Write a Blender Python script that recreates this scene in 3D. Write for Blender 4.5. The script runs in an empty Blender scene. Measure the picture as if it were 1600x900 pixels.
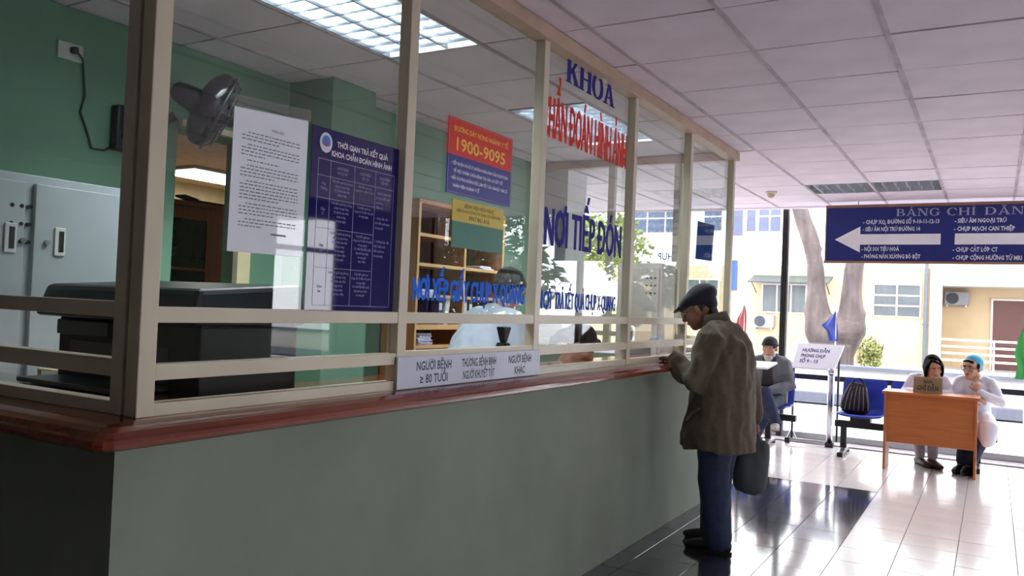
import bpy, bmesh, math, random
from mathutils import Vector, Matrix, noise
random.seed(7)
SC = bpy.context.scene
COL = SC.collection
V = Vector

# ------------------------------------------------------------------ camera
cd = bpy.data.cameras.new('camera')
cd.sensor_width = 36.0
cd.lens = 1278.0 / 1600.0 * 36.0
cd.clip_start = 0.05
cd.clip_end = 400
cam = bpy.data.objects.new('camera', cd)
COL.objects.link(cam)
R = ((0.86140891, 0.02461168, -0.50731545), (0.5062515, 0.03909799, 0.86149914), (0.04103796, -0.99893224, 0.02121965))
cam.matrix_world = Matrix(((R[0][0], -R[0][1], -R[0][2], 0), (R[1][0], -R[1][1], -R[1][2], 0), (R[2][0], -R[2][1], -R[2][2], 1.46), (0, 0, 0, 1)))
SC.camera = cam

# ------------------------------------------------------------------ light and exposure
SC.view_settings.view_transform = 'Standard'
SC.view_settings.look = 'None'
SC.view_settings.gamma = 1.0
SC.view_settings.exposure = 0.0
SC.view_settings.use_curve_mapping = False
wd = bpy.data.worlds.new('overcast_sky')
SC.world = wd
wd.use_nodes = True
bg = wd.node_tree.nodes['Background']
bg.inputs[0].default_value = (0.93, 0.95, 1.0, 1)
bg.inputs[1].default_value = 8.5
TUBE_POWER = 150.0

# ------------------------------------------------------------------ materials
def lin(c):
    c = c / 255.0
    return c / 12.92 if c <= 0.04045 else ((c + 0.055) / 1.055) ** 2.4

def rgb(c):
    return (lin(c[0]), lin(c[1]), lin(c[2]), 1)

_M = {}
def M(name, c=(200, 200, 200), rough=0.6, metal=0.0, var=0.06, scale=9.0, stretch=(1, 1, 1), bump=0.0, spec=0.5, coat=0.0, sheen=0.0):
    if name in _M:
        return _M[name]
    m = bpy.data.materials.new(name)
    m.use_nodes = True
    nt = m.node_tree
    b = nt.nodes['Principled BSDF']
    b.inputs['Roughness'].default_value = rough
    b.inputs['Metallic'].default_value = metal
    b.inputs['Specular IOR Level'].default_value = spec
    b.inputs['Coat Weight'].default_value = coat
    b.inputs['Coat Roughness'].default_value = 0.1
    b.inputs['Sheen Weight'].default_value = sheen
    tc = nt.nodes.new('ShaderNodeTexCoord')
    mp = nt.nodes.new('ShaderNodeMapping')
    mp.inputs['Scale'].default_value = stretch
    nz = nt.nodes.new('ShaderNodeTexNoise')
    nz.inputs['Scale'].default_value = scale
    nz.inputs['Detail'].default_value = 5
    nt.links.new(tc.outputs['Object'], mp.inputs[0])
    nt.links.new(mp.outputs[0], nz.inputs['Vector'])
    cr = nt.nodes.new('ShaderNodeValToRGB')
    l = rgb(c)
    cr.color_ramp.elements[0].position = 0.25
    cr.color_ramp.elements[1].position = 0.75
    cr.color_ramp.elements[0].color = tuple(max(0, x * (1 - 2 * var)) for x in l[:3]) + (1,)
    cr.color_ramp.elements[1].color = tuple(min(1, x * (1 + 2 * var)) for x in l[:3]) + (1,)
    nt.links.new(nz.outputs['Fac'], cr.inputs[0])
    nt.links.new(cr.outputs[0], b.inputs['Base Color'])
    if bump:
        bp = nt.nodes.new('ShaderNodeBump')
        bp.inputs['Strength'].default_value = bump
        bp.inputs['Distance'].default_value = 0.01
        nt.links.new(nz.outputs['Fac'], bp.inputs['Height'])
        nt.links.new(bp.outputs[0], b.inputs['Normal'])
    _M[name] = m
    return m

def wood(name, c, dark, rough=0.3, axis='Y', coat=0.0, sc=1.0):
    if name in _M:
        return _M[name]
    st = {'X': (0.6, 9, 9), 'Y': (9, 0.6, 9), 'Z': (9, 9, 0.6)}[axis]
    m = M(name, c, rough, 0, 0.0, 4.0 * sc, st, 0.02, 0.5, coat)
    for n in m.node_tree.nodes:
        if n.type == 'VALTORGB':
            n.color_ramp.elements[0].color = rgb(dark)
            n.color_ramp.elements[1].color = rgb(c)
            n.color_ramp.elements[0].position = 0.3
            n.color_ramp.elements[1].position = 0.62
        if n.type == 'TEX_NOISE':
            n.inputs['Distortion'].default_value = 0.8
    return m

def glass(name, tint=(0.93, 0.96, 0.95), f0=0.045):
    if name in _M:
        return _M[name]
    m = bpy.data.materials.new(name)
    m.use_nodes = True
    nt = m.node_tree
    nt.nodes.clear()
    o = nt.nodes.new('ShaderNodeOutputMaterial')
    tr = nt.nodes.new('ShaderNodeBsdfTransparent')
    tr.inputs[0].default_value = (*tint, 1)
    gl = nt.nodes.new('ShaderNodeBsdfGlossy')
    gl.inputs['Roughness'].default_value = 0.0
    gl.inputs['Color'].default_value = (1, 1, 1, 1)
    lw = nt.nodes.new('ShaderNodeLayerWeight')
    lw.inputs[0].default_value = 0.5
    p = nt.nodes.new('ShaderNodeMath'); p.operation = 'POWER'; p.inputs[1].default_value = 5.0
    mu = nt.nodes.new('ShaderNodeMath'); mu.operation = 'MULTIPLY_ADD'
    mu.inputs[1].default_value = 1 - f0
    mu.inputs[2].default_value = f0
    nt.links.new(lw.outputs['Facing'], p.inputs[0])
    nt.links.new(p.outputs[0], mu.inputs[0])
    mx = nt.nodes.new('ShaderNodeMixShader')
    nt.links.new(mu.outputs[0], mx.inputs[0])
    nt.links.new(tr.outputs[0], mx.inputs[1])
    nt.links.new(gl.outputs[0], mx.inputs[2])
    nt.links.new(mx.outputs[0], o.inputs[0])
    _M[name] = m
    return m

def emit(name, c, s):
    if name in _M:
        return _M[name]
    m = bpy.data.materials.new(name)
    m.use_nodes = True
    nt = m.node_tree
    nt.nodes.clear()
    o = nt.nodes.new('ShaderNodeOutputMaterial')
    e = nt.nodes.new('ShaderNodeEmission')
    e.inputs[0].default_value = (*c, 1)
    e.inputs[1].default_value = s
    nt.links.new(e.outputs[0], o.inputs[0])
    _M[name] = m
    return m

# ------------------------------------------------------------------ object helpers
def tag(o, label=None, cat=None, group=None, kind=None):
    if label: o['label'] = label
    if cat: o['category'] = cat
    if group: o['group'] = group
    if kind: o['kind'] = kind
    return o

def mtx(o):
    return Matrix.LocRotScale(o.location, o.rotation_euler, None)

def emp(name, loc=(0, 0, 0), label=None, cat=None, group=None, kind=None, rotz=0.0):
    o = bpy.data.objects.new(name, None)
    o.empty_display_size = 0.1
    COL.objects.link(o)
    o.location = loc
    o.rotation_euler = (0, 0, rotz)
    return tag(o, label, cat, group, kind)

def link(name, me, parent=None, local=False):
    """world-space mesh; under an Empty the parent inverse keeps it in place, under a mesh part nothing is needed"""
    o = bpy.data.objects.new(name, me)
    COL.objects.link(o)
    if parent is not None:
        o.parent = parent
        if not local:
            o.matrix_parent_inverse = (mtx(parent)).inverted() if parent.parent is None else Matrix.Identity(4)
    return o

def rebase(o):
    """move the origin of a top-level mesh to the middle of its base"""
    vs = [v.co for v in o.data.vertices]
    c = V(((min(v.x for v in vs) + max(v.x for v in vs)) / 2, (min(v.y for v in vs) + max(v.y for v in vs)) / 2, min(v.z for v in vs)))
    o.data.transform(Matrix.Translation(-c))
    o.location = c
    return o

class MB:
    def __init__(s):
        s.v = []; s.f = []
    def add(s, vs, fs):
        n = len(s.v)
        s.v += [tuple(v) for v in vs]
        s.f += [tuple(i + n for i in f) for f in fs]
        return s
    def box(s, x0, x1, y0, y1, z0, z1, mt=None):
        vs = [V((x, y, z)) for z in (z0, z1) for y in (y0, y1) for x in (x0, x1)]
        if mt is not None: vs = [mt @ v for v in vs]
        return s.add(vs, [(0, 2, 3, 1), (4, 5, 7, 6), (0, 1, 5, 4), (2, 6, 7, 3), (0, 4, 6, 2), (1, 3, 7, 5)])
    def hexa(s, b, t):
        """four bottom points, four top points, same order (counter-clockwise from above)"""
        return s.add(list(b) + list(t), [(3, 2, 1, 0), (4, 5, 6, 7)] + [(i, (i + 1) % 4, 4 + (i + 1) % 4, 4 + i) for i in range(4)])
    def prism(s, pts, d):
        """planar polygon pts (3-D) pushed along d"""
        n = len(pts); d = V(d)
        p = [V(q) for q in pts]
        return s.add(p + [q + d for q in p], [tuple(range(n - 1, -1, -1)), tuple(range(n, 2 * n))] + [(i, (i + 1) % n, n + (i + 1) % n, n + i) for i in range(n)])
    def loft(s, pts, rad, side=None, n=12, cap=True):
        pts = [V(p) for p in pts]
        rad = [r if isinstance(r, (tuple, list)) else (r, r) for r in rad]
        if len(rad) == 1: rad = rad * len(pts)
        T = []
        for i in range(len(pts)):
            a = pts[max(0, i - 1)]; b = pts[min(len(pts) - 1, i + 1)]
            T.append((b - a).normalized())
        sd = V(side) if side is not None else (V((1, 0, 0)) if abs(T[0].x) < 0.8 else V((0, 0, 1)))
        rings = []
        def ring(c, t, a, b):
            u = (sd - t * sd.dot(t))
            if u.length < 1e-4: u = t.orthogonal()
            u.normalize(); w = t.cross(u)
            return [c + u * (a * math.cos(2 * math.pi * k / n)) + w * (b * math.sin(2 * math.pi * k / n)) for k in range(n)]
        if cap:
            h = min(rad[0])
            for o, q in ((0.92, 0.4), (0.6, 0.8)):
                rings.append(ring(pts[0] - T[0] * h * o, T[0], rad[0][0] * q, rad[0][1] * q))
        for p, t, r in zip(pts, T, rad):
            rings.append(ring(p, t, r[0], r[1]))
        if cap:
            h = min(rad[-1])
            for o, q in ((0.6, 0.8), (0.92, 0.4)):
                rings.append(ring(pts[-1] + T[-1] * h * o, T[-1], rad[-1][0] * q, rad[-1][1] * q))
        vs = [v for r in rings for v in r]
        fs = [(i * n + k, i * n + (k + 1) % n, (i + 1) * n + (k + 1) % n, (i + 1) * n + k) for i in range(len(rings) - 1) for k in range(n)]
        fs += [tuple(range(n - 1, -1, -1)), tuple((len(rings) - 1) * n + k for k in range(n))]
        return s.add(vs, fs)
    def tube(s, pts, r, n=10, side=None):
        return s.loft(pts, [r] if not isinstance(r, list) else r, side, n, cap=False)
    def ell(s, c, r, mt=None, n=16, m=10):
        c = V(c); vs = []; fs = []
        for i in range(1, m):
            a = math.pi * i / m
            for k in range(n):
                b = 2 * math.pi * k / n
                p = V((r[0] * math.sin(a) * math.cos(b), r[1] * math.sin(a) * math.sin(b), r[2] * math.cos(a)))
                vs.append(c + (mt @ p if mt is not None else p))
        t = V((0, 0, r[2])); vs.append(c + (mt @ t if mt is not None else t)); vs.append(c - (mt @ t if mt is not None else t))
        for i in range(m - 2):
            for k in range(n):
                fs.append((i * n + k, (i + 1) * n + k, (i + 1) * n + (k + 1) % n, i * n + (k + 1) % n))
        N = (m - 1) * n
        for k in range(n):
            fs.append((N, k, (k + 1) % n)); fs.append((N + 1, (m - 2) * n + (k + 1) % n, (m - 2) * n + k))
        return s.add(vs, fs)
    def torus(s, c, R_, r, ax=(0, 0, 1), n=24, m=8):
        c = V(c); ax = V(ax).normalized(); u = ax.orthogonal().normalized(); w = ax.cross(u)
        vs = []; fs = []
        for i in range(n):
            a = 2 * math.pi * i / n; d = u * math.cos(a) + w * math.sin(a)
            for k in range(m):
                b = 2 * math.pi * k / m
                vs.append(c + d * (R_ + r * math.cos(b)) + ax * (r * math.sin(b)))
        for i in range(n):
            for k in range(m):
                fs.append((i * m + k, ((i + 1) % n) * m + k, ((i + 1) % n) * m + (k + 1) % m, i * m + (k + 1) % m))
        return s.add(vs, fs)
    def xform(s, mt):
        s.v = [tuple(mt @ V(v)) for v in s.v]
        return s
    def mesh(s, name, mat, smooth=False):
        me = bpy.data.meshes.new(name)
        me.from_pydata(s.v, [], s.f)
        if mat is not None: me.materials.append(mat)
        if smooth:
            me.polygons.foreach_set('use_smooth', [True] * len(me.polygons))
        me.update()
        return me
    def build(s, name, mat, parent=None, smooth=False, bevel=0.0, local=False, seg=2):
        me = s.mesh(name, mat, smooth)
        if bevel:
            bm = bmesh.new(); bm.from_mesh(me)
            ed = [e for e in bm.edges if len(e.link_faces) == 2 and e.calc_face_angle(0) > 0.5]
            bmesh.ops.bevel(bm, geom=ed, offset=bevel, segments=seg, affect='EDGES', profile=0.5, clamp_overlap=True)
            bm.to_mesh(me); bm.free()
        o = link(name, me, parent, local)
        if parent is None: rebase(o)
        return o

def box(name, b, mat, parent=None, bevel=0.0, mt=None):
    return MB().box(*b, mt=mt).build(name, mat, parent, bevel=bevel)

def struct(o):
    o['kind'] = 'structure'
    return o

# ------------------------------------------------------------------ lettering
def text_poly(s, bold=0.012, res=2):
    """flat letters; the barred D and the horned O overlap themselves in the font and are composed here"""
    plain = s.replace('Đ', 'Ð')
    for a, b in zip('ƠỜỚỞỠỢ', 'OÒÓỎÕỌ'): plain = plain.replace(a, b)
    vs, fs = raw_poly(plain, bold, res)
    for i, ch in enumerate(s):
        if ch in 'ƠỜỚỞỠỢ':
            x = max(v.x for v in raw_poly(plain[:i] + 'O', 0.0, 1)[0]); n = len(vs); b = bold
            vs += [V(p + (0,)) for p in ((x - 0.13 - b, 0.60 - b), (x - 0.02, 0.60 - b), (x + 0.06 + b, 0.68 - b), (x + 0.085 + b, 0.80 + b), (x - 0.005 - b, 0.80 + b), (x - 0.03 - b, 0.71))]
            fs.append(tuple(range(n, n + 6)))
    return vs, fs

def raw_poly(s, bold=0.012, res=2):
    cu = bpy.data.curves.new('t', 'FONT')
    cu.body = s
    cu.resolution_u = res
    cu.offset = bold
    cu.fill_mode = 'BOTH'
    ob = bpy.data.objects.new('t', cu)
    me = bpy.data.meshes.new_from_object(ob)
    vs = [V(v.co) for v in me.vertices]; fs = [tuple(p.vertices) for p in me.polygons]
    bpy.data.objects.remove(ob); bpy.data.curves.remove(cu); bpy.data.meshes.remove(me)
    return vs, fs

def put(mb, vs, fs, org, u, v, w, h, cap=None, align='l'):
    """fit a flat shape into w (and h, measured on capitals when cap is given) at org; u, v are the writing directions"""
    x0 = min(p.x for p in vs); x1 = max(p.x for p in vs)
    if cap is None: y0 = min(p.y for p in vs); y1 = max(p.y for p in vs)
    else: y0, y1 = cap
    sy = h / (y1 - y0)
    sx = w / (x1 - x0) if w else sy
    wid = (x1 - x0) * sx
    off = {'l': 0, 'c': -wid / 2, 'r': -wid}[align]
    o = V(org); u = V(u); v = V(v)
    mb.add([o + u * (off + (p.x - x0) * sx) + v * ((p.y - y0) * sy) for p in vs], fs)
    return mb

CAPH = 0.0
def caps():
    global CAPH
    if not CAPH:
        vs, _ = text_poly('H', 0.0); CAPH = max(p.y for p in vs)
    return CAPH

def write(mb, s, org, u, v, w, h, bold=0.012, align='l', res=2, slant=0.0, condense=None):
    vs, fs = text_poly(s, bold, res)
    if condense and not w:
        x0 = min(p.x for p in vs); x1 = max(p.x for p in vs)
        w = (x1 - x0) * h / caps() * condense
    return put(mb, vs, fs, org, u, v, w, h, (0, caps()), align)

# slab serif capitals, drawn stroke by stroke in a box one unit high
def _rect(a, b, c, d): return [(a, c), (b, c), (b, d), (a, d)]
def _arc(cx, cy, ro, ri, a0, a1, n=14):
    out = []
    for i in range(n):
        p = math.radians(a0 + (a1 - a0) * i / n); q = math.radians(a0 + (a1 - a0) * (i + 1) / n)
        out.append([(cx + ro[0] * math.cos(p), cy + ro[1] * math.sin(p)), (cx + ro[0] * math.cos(q), cy + ro[1] * math.sin(q)),
                    (cx + ri[0] * math.cos(q), cy + ri[1] * math.sin(q)), (cx + ri[0] * math.cos(p), cy + ri[1] * math.sin(p))])
    return out
def _stem(x, w=0.17): return [_rect(x, x + w, 0, 1), _rect(x - 0.08, x + w + 0.08, 0, 0.06), _rect(x - 0.08, x + w + 0.08, 0.94, 1)]
SERIF = {
    'K': (0.98, _stem(0.1) + [[(0.26, 0.36), (0.34, 0.40), (0.82, 0.96), (0.72, 0.96)], [(0.38, 0.60), (0.50, 0.66), (0.92, 0.04), (0.70, 0.04)], _rect(0.62, 0.98, 0.94, 1), _rect(0.62, 1.0, 0, 0.06)]),
    'H': (1.02, _stem(0.1) + _stem(0.74) + [_rect(0.26, 0.74, 0.46, 0.54)]),
    'O': (0.98, _arc(0.48, 0.5, (0.46, 0.52), (0.29, 0.45), 0, 360, 30)),
    'A': (1.0, [[(0.12, 0), (0.20, 0), (0.52, 0.93), (0.46, 1.0)], [(0.46, 1.0), (0.54, 1.0), (0.92, 0), (0.72, 0)], _rect(0.26, 0.72, 0.28, 0.35), _rect(0.02, 0.32, 0, 0.06), _rect(0.62, 1.0, 0, 0.06)]),
    'B': (0.86, _stem(0.1) + _arc(0.40, 0.745, (0.32, 0.255), (0.17, 0.195), -90, 90) + _arc(0.42, 0.265, (0.40, 0.265), (0.23, 0.205), -90, 90) + [_rect(0.26, 0.42, 0.94, 1), _rect(0.26, 0.42, 0.47, 0.53), _rect(0.26, 0.42, 0, 0.06)]),
    'N': (1.04, [_rect(0.13, 0.20, 0, 1), _rect(0.80, 0.87, 0, 1), [(0.13, 1), (0.32, 1), (0.87, 0), (0.72, 0)], _rect(0.02, 0.32, 0, 0.06), _rect(0.02, 0.2, 0.94, 1), _rect(0.68, 0.99, 0.94, 1)]),
    'C': (0.92, _arc(0.48, 0.5, (0.46, 0.52), (0.29, 0.45), 48, 312, 26) + [_rect(0.74, 0.82, 0.64, 0.98)]),
    'G': (0.98, _arc(0.48, 0.5, (0.46, 0.52), (0.29, 0.45), 48, 325, 26) + [_rect(0.74, 0.82, 0.66, 0.98), _rect(0.68, 0.86, 0.06, 0.46), _rect(0.56, 0.96, 0.42, 0.48)]),
    'I': (0.42, _stem(0.13)),
    'D': (0.98, _stem(0.1) + _arc(0.40, 0.5, (0.52, 0.5), (0.34, 0.43), -90, 90) + [_rect(0.26, 0.42, 0.93, 1), _rect(0.26, 0.42, 0, 0.07)]),
    ' ': (0.55, []),
}
def hook(cx, y): return _arc(cx, y + 0.10, (0.09, 0.08), (0.04, 0.035), -60, 170, 8) + [_rect(cx - 0.01, cx + 0.05, y - 0.02, y + 0.04)]
def hat(cx, y): return [[(cx - 0.20, y), (cx - 0.12, y), (cx + 0.02, y + 0.13), (cx - 0.02, y + 0.16)], [(cx + 0.20, y), (cx + 0.02, y + 0.16), (cx - 0.02, y + 0.13), (cx + 0.12, y)]]
def tilde(cx, y): return _arc(cx - 0.09, y, (0.11, 0.09), (0.08, 0.03), 10, 170, 8) + _arc(cx + 0.09, y + 0.05, (0.11, 0.09), (0.08, 0.03), 190, 350, 8)
def serif_write(mb, items, org, u, v, w, h):
    """items: list of (letter, list of marks)"""
    x = 0.0; polys = []
    for ch, marks in items:
        adv, ps = SERIF[ch]
        for p in ps: polys.append([(a + x, b) for a, b in p])
        for fn, yy in marks:
            for p in fn(adv / 2, yy): polys.append([(a + x, b) for a, b in p])
        x += adv + 0.05
    x -= 0.05
    o = V(org); u = V(u); v = V(v)
    for k, p in enumerate(polys):
        mb.add([o + u * (a * w / x) + v * (b * h) for a, b in p], [tuple(range(len(p)))])
    return mb

# ------------------------------------------------------------------ remeshed organic shapes
def remesh(name, mb, voxel, mat, parent, smooth=3, disp=None, local=True):
    me = mb.mesh(name, mat)
    o = bpy.data.objects.new(name, me)
    COL.objects.link(o)
    md = o.modifiers.new('r', 'REMESH'); md.mode = 'VOXEL'; md.voxel_size = voxel
    if smooth:
        sm = o.modifiers.new('s', 'SMOOTH'); sm.factor = 0.5; sm.iterations = smooth
    dg = bpy.context.evaluated_depsgraph_get()
    nm = bpy.data.meshes.new_from_object(o.evaluated_get(dg))
    o.modifiers.clear()
    o.data = nm
    bpy.data.meshes.remove(me)
    nm.name = name
    if not nm.materials: nm.materials.append(mat)
    if disp:
        ns = [v.normal.copy() for v in nm.vertices]
        for v, n_ in zip(nm.vertices, ns):
            v.co += n_ * disp(v.co, n_)
    nm.polygons.foreach_set('use_smooth', [True] * len(nm.polygons))
    nm.update()
    if parent is not None:
        o.parent = parent
        if not local and parent.parent is None: o.matrix_parent_inverse = mtx(parent).inverted()
    else:
        rebase(o)
    return o

def folds(amp, fx=(7, 7, 3), seed=0.0):
    def d(p, n):
        q = V((p.x * fx[0] + seed, p.y * fx[1], p.z * fx[2]))
        a = noise.noise(q); b = noise.noise(q * 2.3 + V((5, 1, 3)))
        return amp * ((1 - abs(a) * 2.2) * 0.6 + b * 0.5 - 0.2)
    return d

# ------------------------------------------------------------------ the materials of this place
m_ceil = M('ceiling_panel', (230, 218, 228), 0.9, var=0.04, scale=3, bump=0.05)
m_gap = M('ceiling_void', (40, 36, 38), 0.9)
m_tbar = M('ceiling_bar', (184, 171, 177), 0.6, var=0.16, scale=5)
m_green = M('green_wall_paint', (106, 146, 122), 0.6, var=0.04, scale=3)
m_cwall = M('counter_wall_paint', (136, 144, 132), 0.85, spec=0.12, var=0.05, scale=2.5)
m_white = M('white_wall_paint', (226, 224, 222), 0.7, var=0.03)
m_dim = M('lobby_wall_paint', (170, 172, 160), 0.7, var=0.05)
m_alu = M('beige_powder_coat', (204, 194, 172), 0.32, 0.0, var=0.04, scale=4)
m_head = M('header_timber', (188, 160, 138), 0.5, var=0.08, scale=5)
m_pane = glass('partition_glass')
m_fpane = glass('facade_glass', (0.97, 0.98, 0.98), 0.03)
m_counter = wood('varnished_counter_wood', (126, 52, 26), (102, 39, 20), 0.16, 'Y', 0.6, 0.6)
m_tdark = M('grey_floor_tile', (52, 53, 66), 0.09, var=0.12, scale=3, spec=0.9, coat=1.0)
m_tlight = M('cream_floor_tile', (236, 226, 222), 0.2, var=0.03, scale=2, spec=0.9, coat=0.4)
m_grout = M('tile_grout', (66, 62, 62), 0.8)
m_black = M('black_metal', (22, 22, 26), 0.4, 0.0)
m_chrome = M('chrome', (200, 200, 205), 0.12, 1.0, var=0.02)
m_steel = M('steel', (170, 170, 172), 0.3, 1.0, var=0.04)
m_wplast = M('white_plastic', (224, 224, 220), 0.4)
m_bplast = M('black_plastic', (24, 26, 30), 0.3)
m_paper = M('white_paper', (222, 226, 234), 0.7, var=0.02)
m_ink = M('grey_print', (126, 130, 142), 0.8)
m_navy = M('navy_print', (34, 28, 92), 0.03, var=0.05)
m_wprint = M('white_print', (226, 226, 236), 0.6, var=0.01)

# ------------------------------------------------------------------ floor
H = 2.75
floor = struct(emp('floor', (0, 4, 0)))
MB().box(-1.905, 7, -3.5, 10.6, -0.15, -0.006).build('floor_slab', m_grout, floor)
MB().box(-8, -1.905, -3.5, 10.6, -0.15, -0.004).build('booth_floor', m_dim, floor)
def tile_mesh(name, sx, sy, h, mat, bev=0.0006):
    x = sx / 2; y = sy / 2
    mb = MB()
    mb.hexa([(-x, -y, -h), (x, -y, -h), (x, y, -h), (-x, y, -h)], [(-x, -y, -bev), (x, -y, -bev), (x, y, -bev), (-x, y, -bev)])
    mb.hexa([(-x, -y, -bev), (x, -y, -bev), (x, y, -bev), (-x, y, -bev)], [(-x + bev, -y + bev, 0), (x - bev, -y + bev, 0), (x - bev, y - bev, 0), (-x + bev, y - bev, 0)])
    return mb.mesh(name, mat)
TX, TY = 0.325, 0.33
td = tile_mesh('dark_tile', TX - 0.004, TY - 0.004, 0.006, m_tdark)
tl = tile_mesh('light_tile', TX - 0.004, TY - 0.004, 0.006, m_tlight)
ts = tile_mesh('cut_tile', 0.1185, TY - 0.004, 0.006, m_tdark)
tw = tile_mesh('cut_light_tile', 0.1185, TY - 0.004, 0.006, m_tlight)
for i in range(-4, 7):
    for j in range(-13, 8):
        x = -0.81 + TX * (i + 0.5); y = 7.65 + TY * (j + 0.5)
        if y > 10.15: continue
        cut = i == -4
        if cut: x = -1.8445
        o = bpy.data.objects.new('floor_tile', (ts if cut else td) if (i < 0 and j < 0) else (tw if cut else tl))
        COL.objects.link(o); o.parent = floor
        o.location = V((x, y, random.uniform(-0.0006, 0.0))) - floor.location
        o.rotation_euler = (random.uniform(-0.0015, 0.0015), random.uniform(-0.0015, 0.0015), 0)
# the floor goes on past the tiles one can tell apart
MB().box(-0.81 + TX * 7, 7, -3.5, 10.6, -0.006, -0.001).box(-0.81, -0.81 + TX * 7, -3.5, 7.65 - 13 * TY, -0.006, -0.001).build('far_floor', m_tlight, floor)
MB().box(-1.905, -0.81, -3.5, 7.65 - 13 * TY, -0.006, -0.001).build('near_floor', m_tdark, floor)
MB().box(-8, -1.905, 6.5, 7.65 + 7.7 * TY, -0.004, -0.001).box(-8, 7, 7.65 + 7.7 * TY, 10.6, -0.005, -0.0005).build('threshold_floor', m_tlight, floor)

# ------------------------------------------------------------------ ceiling: panels on a grid of bars
ceil = struct(emp('ceiling', (0, 4, H)))
MB().box(-8, 7, -3.5, 9.95, H + 0.14, H + 0.24).build('ceiling_slab', m_gap, ceil)
GX, GY = 0.595, 0.615
cp = MB().box(-GX / 2 + 0.004, GX / 2 - 0.004, -GY / 2 + 0.006, GY / 2 - 0.006, 0.0, 0.015).mesh('ceiling_panel', m_ceil)
LAMPS = [(-2.5225, 2.16, 3.39, 0), (-2.5225, 4.62, 5.85, 0), (-1.035, 8.31, 8.925, 1)]
def lamp_at(x, y):
    for k, (lx, y0, y1, s) in enumerate(LAMPS):
        hx = GX / 2 if s == 0 else GX
        if abs(x - lx) < hx and y0 < y < y1: return True
    return False
for i in range(-6, 8):
    for j in range(-5, 9):
        x = -0.44 + GX * (i + 0.5); y = 4.62 + GY * (j + 0.5)
        if y > 10.1 or (x < -3.72 and y < 6.4): continue
        if lamp_at(x, y): continue
        o = bpy.data.objects.new('ceiling_panel', cp)
        COL.objects.link(o); o.parent = ceil
        o.location = V((x, y, H + 0.003 + random.uniform(0, 0.003))) - ceil.location
        o.rotation_euler = (random.uniform(-0.003, 0.003), random.uniform(-0.003, 0.003), 0)
for i in range(-6, 9):
    x = -0.44 + GX * i
    MB().box(x - 0.011, x + 0.011, 1.3, 9.95, H - 0.004, H + 0.02).build('ceiling_bar', m_tbar, ceil)
MB().box(-8, -3.76, -3.5, 9.95, H + 0.003, H + 0.02).box(-3.76, 7, -3.5, 4.62 - 5 * GY, H + 0.003, H + 0.02).box(-0.44 + 8 * GX, 7, 4.62 - 5 * GY, 9.95, H + 0.003, H + 0.02).build('far_ceiling', m_ceil, ceil)
MB().box(-8, 7, 9.95, 10.0, H - 0.004, 3.1).box(-8, 7, 9.95, 10.6, 3.1, 3.2).build('curtain_recess', m_ceil, ceil)

# ------------------------------------------------------------------ walls
struct(MB().box(-3.9, -3.7, 1.0, 2.77, 0, H).box(-3.9, -3.7, 3.26, 6.5, 0, H).box(-3.9, -3.7, 2.77, 3.26, 2.33, H)
       .box(-3.7, -3.35, 3.54, 3.92, 0, H).box(-3.7, -3.6, 3.92, 6.5, 0, H).build('wall_left', m_green))
struct(MB().box(-3.7, -3.66, 3.17, 3.26, 0, 2.33).box(-3.69, -3.66, 2.77, 3.26, 2.33, 2.36).build('trim_1', M('cream_jamb', (222, 208, 168), 0.5)))
# room behind the opening
struct(MB().box(-7.2, -7.0, 2.0, 7.5, 0, 2.55).box(-7.2, -3.9, 2.0, 2.2, 0, 2.55).box(-7.2, -3.9, 7.3, 7.5, 0, 2.55).build('wall_inner', M('cream_wall_paint', (232, 214, 178), 0.7)))
struct(MB().box(-7.2, -3.9, 2.0, 7.5, 2.55, 2.62).build('ceiling_inner', M('cream_ceiling', (226, 200, 160), 0.8)))
struct(MB().box(-8, 7, -3.6, -3.5, 0, 3).build('wall_back', m_dim))
struct(MB().box(-8.1, -8, -3.5, 10.6, 0, 3.2).build('wall_far_left', m_dim))
struct(MB().box(4.0, 4.15, -3.5, 0.6, 0, 3).box(4.0, 4.15, 3.5, 7.2, 0, 3).box(4.0, 4.15, 0.6, 3.5, 0, 0.9).box(4.0, 4.15, 0.6, 3.5, 2.5, 3).box(4.0, 4.15, 8.4, 10.6, 0, 3).box(4.0, 4.15, 7.2, 8.4, 2.56, 3).build('wall_right', M('dark_wall_paint', (64, 64, 62), 0.8)))
w5 = struct(emp('fill_window', (4.07, 2.15, 0.9)))  # unseen window, added as fill light for the counter, posts and near ceiling
MB().box(4.05, 4.1, 0.6, 0.65, 0.9, 2.5).box(4.05, 4.1, 3.45, 3.5, 0.9, 2.5).box(4.05, 4.1, 2.02, 2.08, 0.9, 2.5).box(4.05, 4.1, 0.6, 3.5, 0.9, 0.95).box(4.05, 4.1, 0.6, 3.5, 2.45, 2.5).build('fill_window_frame', m_black, w5)
d1 = struct(emp('door_1', (4.05, 7.8, 0)))
MB().box(4.03, 4.1, 7.2, 7.25, 0, 2.56).box(4.03, 4.1, 8.35, 8.4, 0, 2.56).box(4.03, 4.1, 7.2, 8.4, 2.05, 2.11).box(4.03, 4.1, 7.2, 8.4, 2.5, 2.56).build('door_frame', m_black, d1)
struct(box('wall_column', (-3.75, -3.42, 6.75, 7.15, 0, H), m_white))

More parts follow.
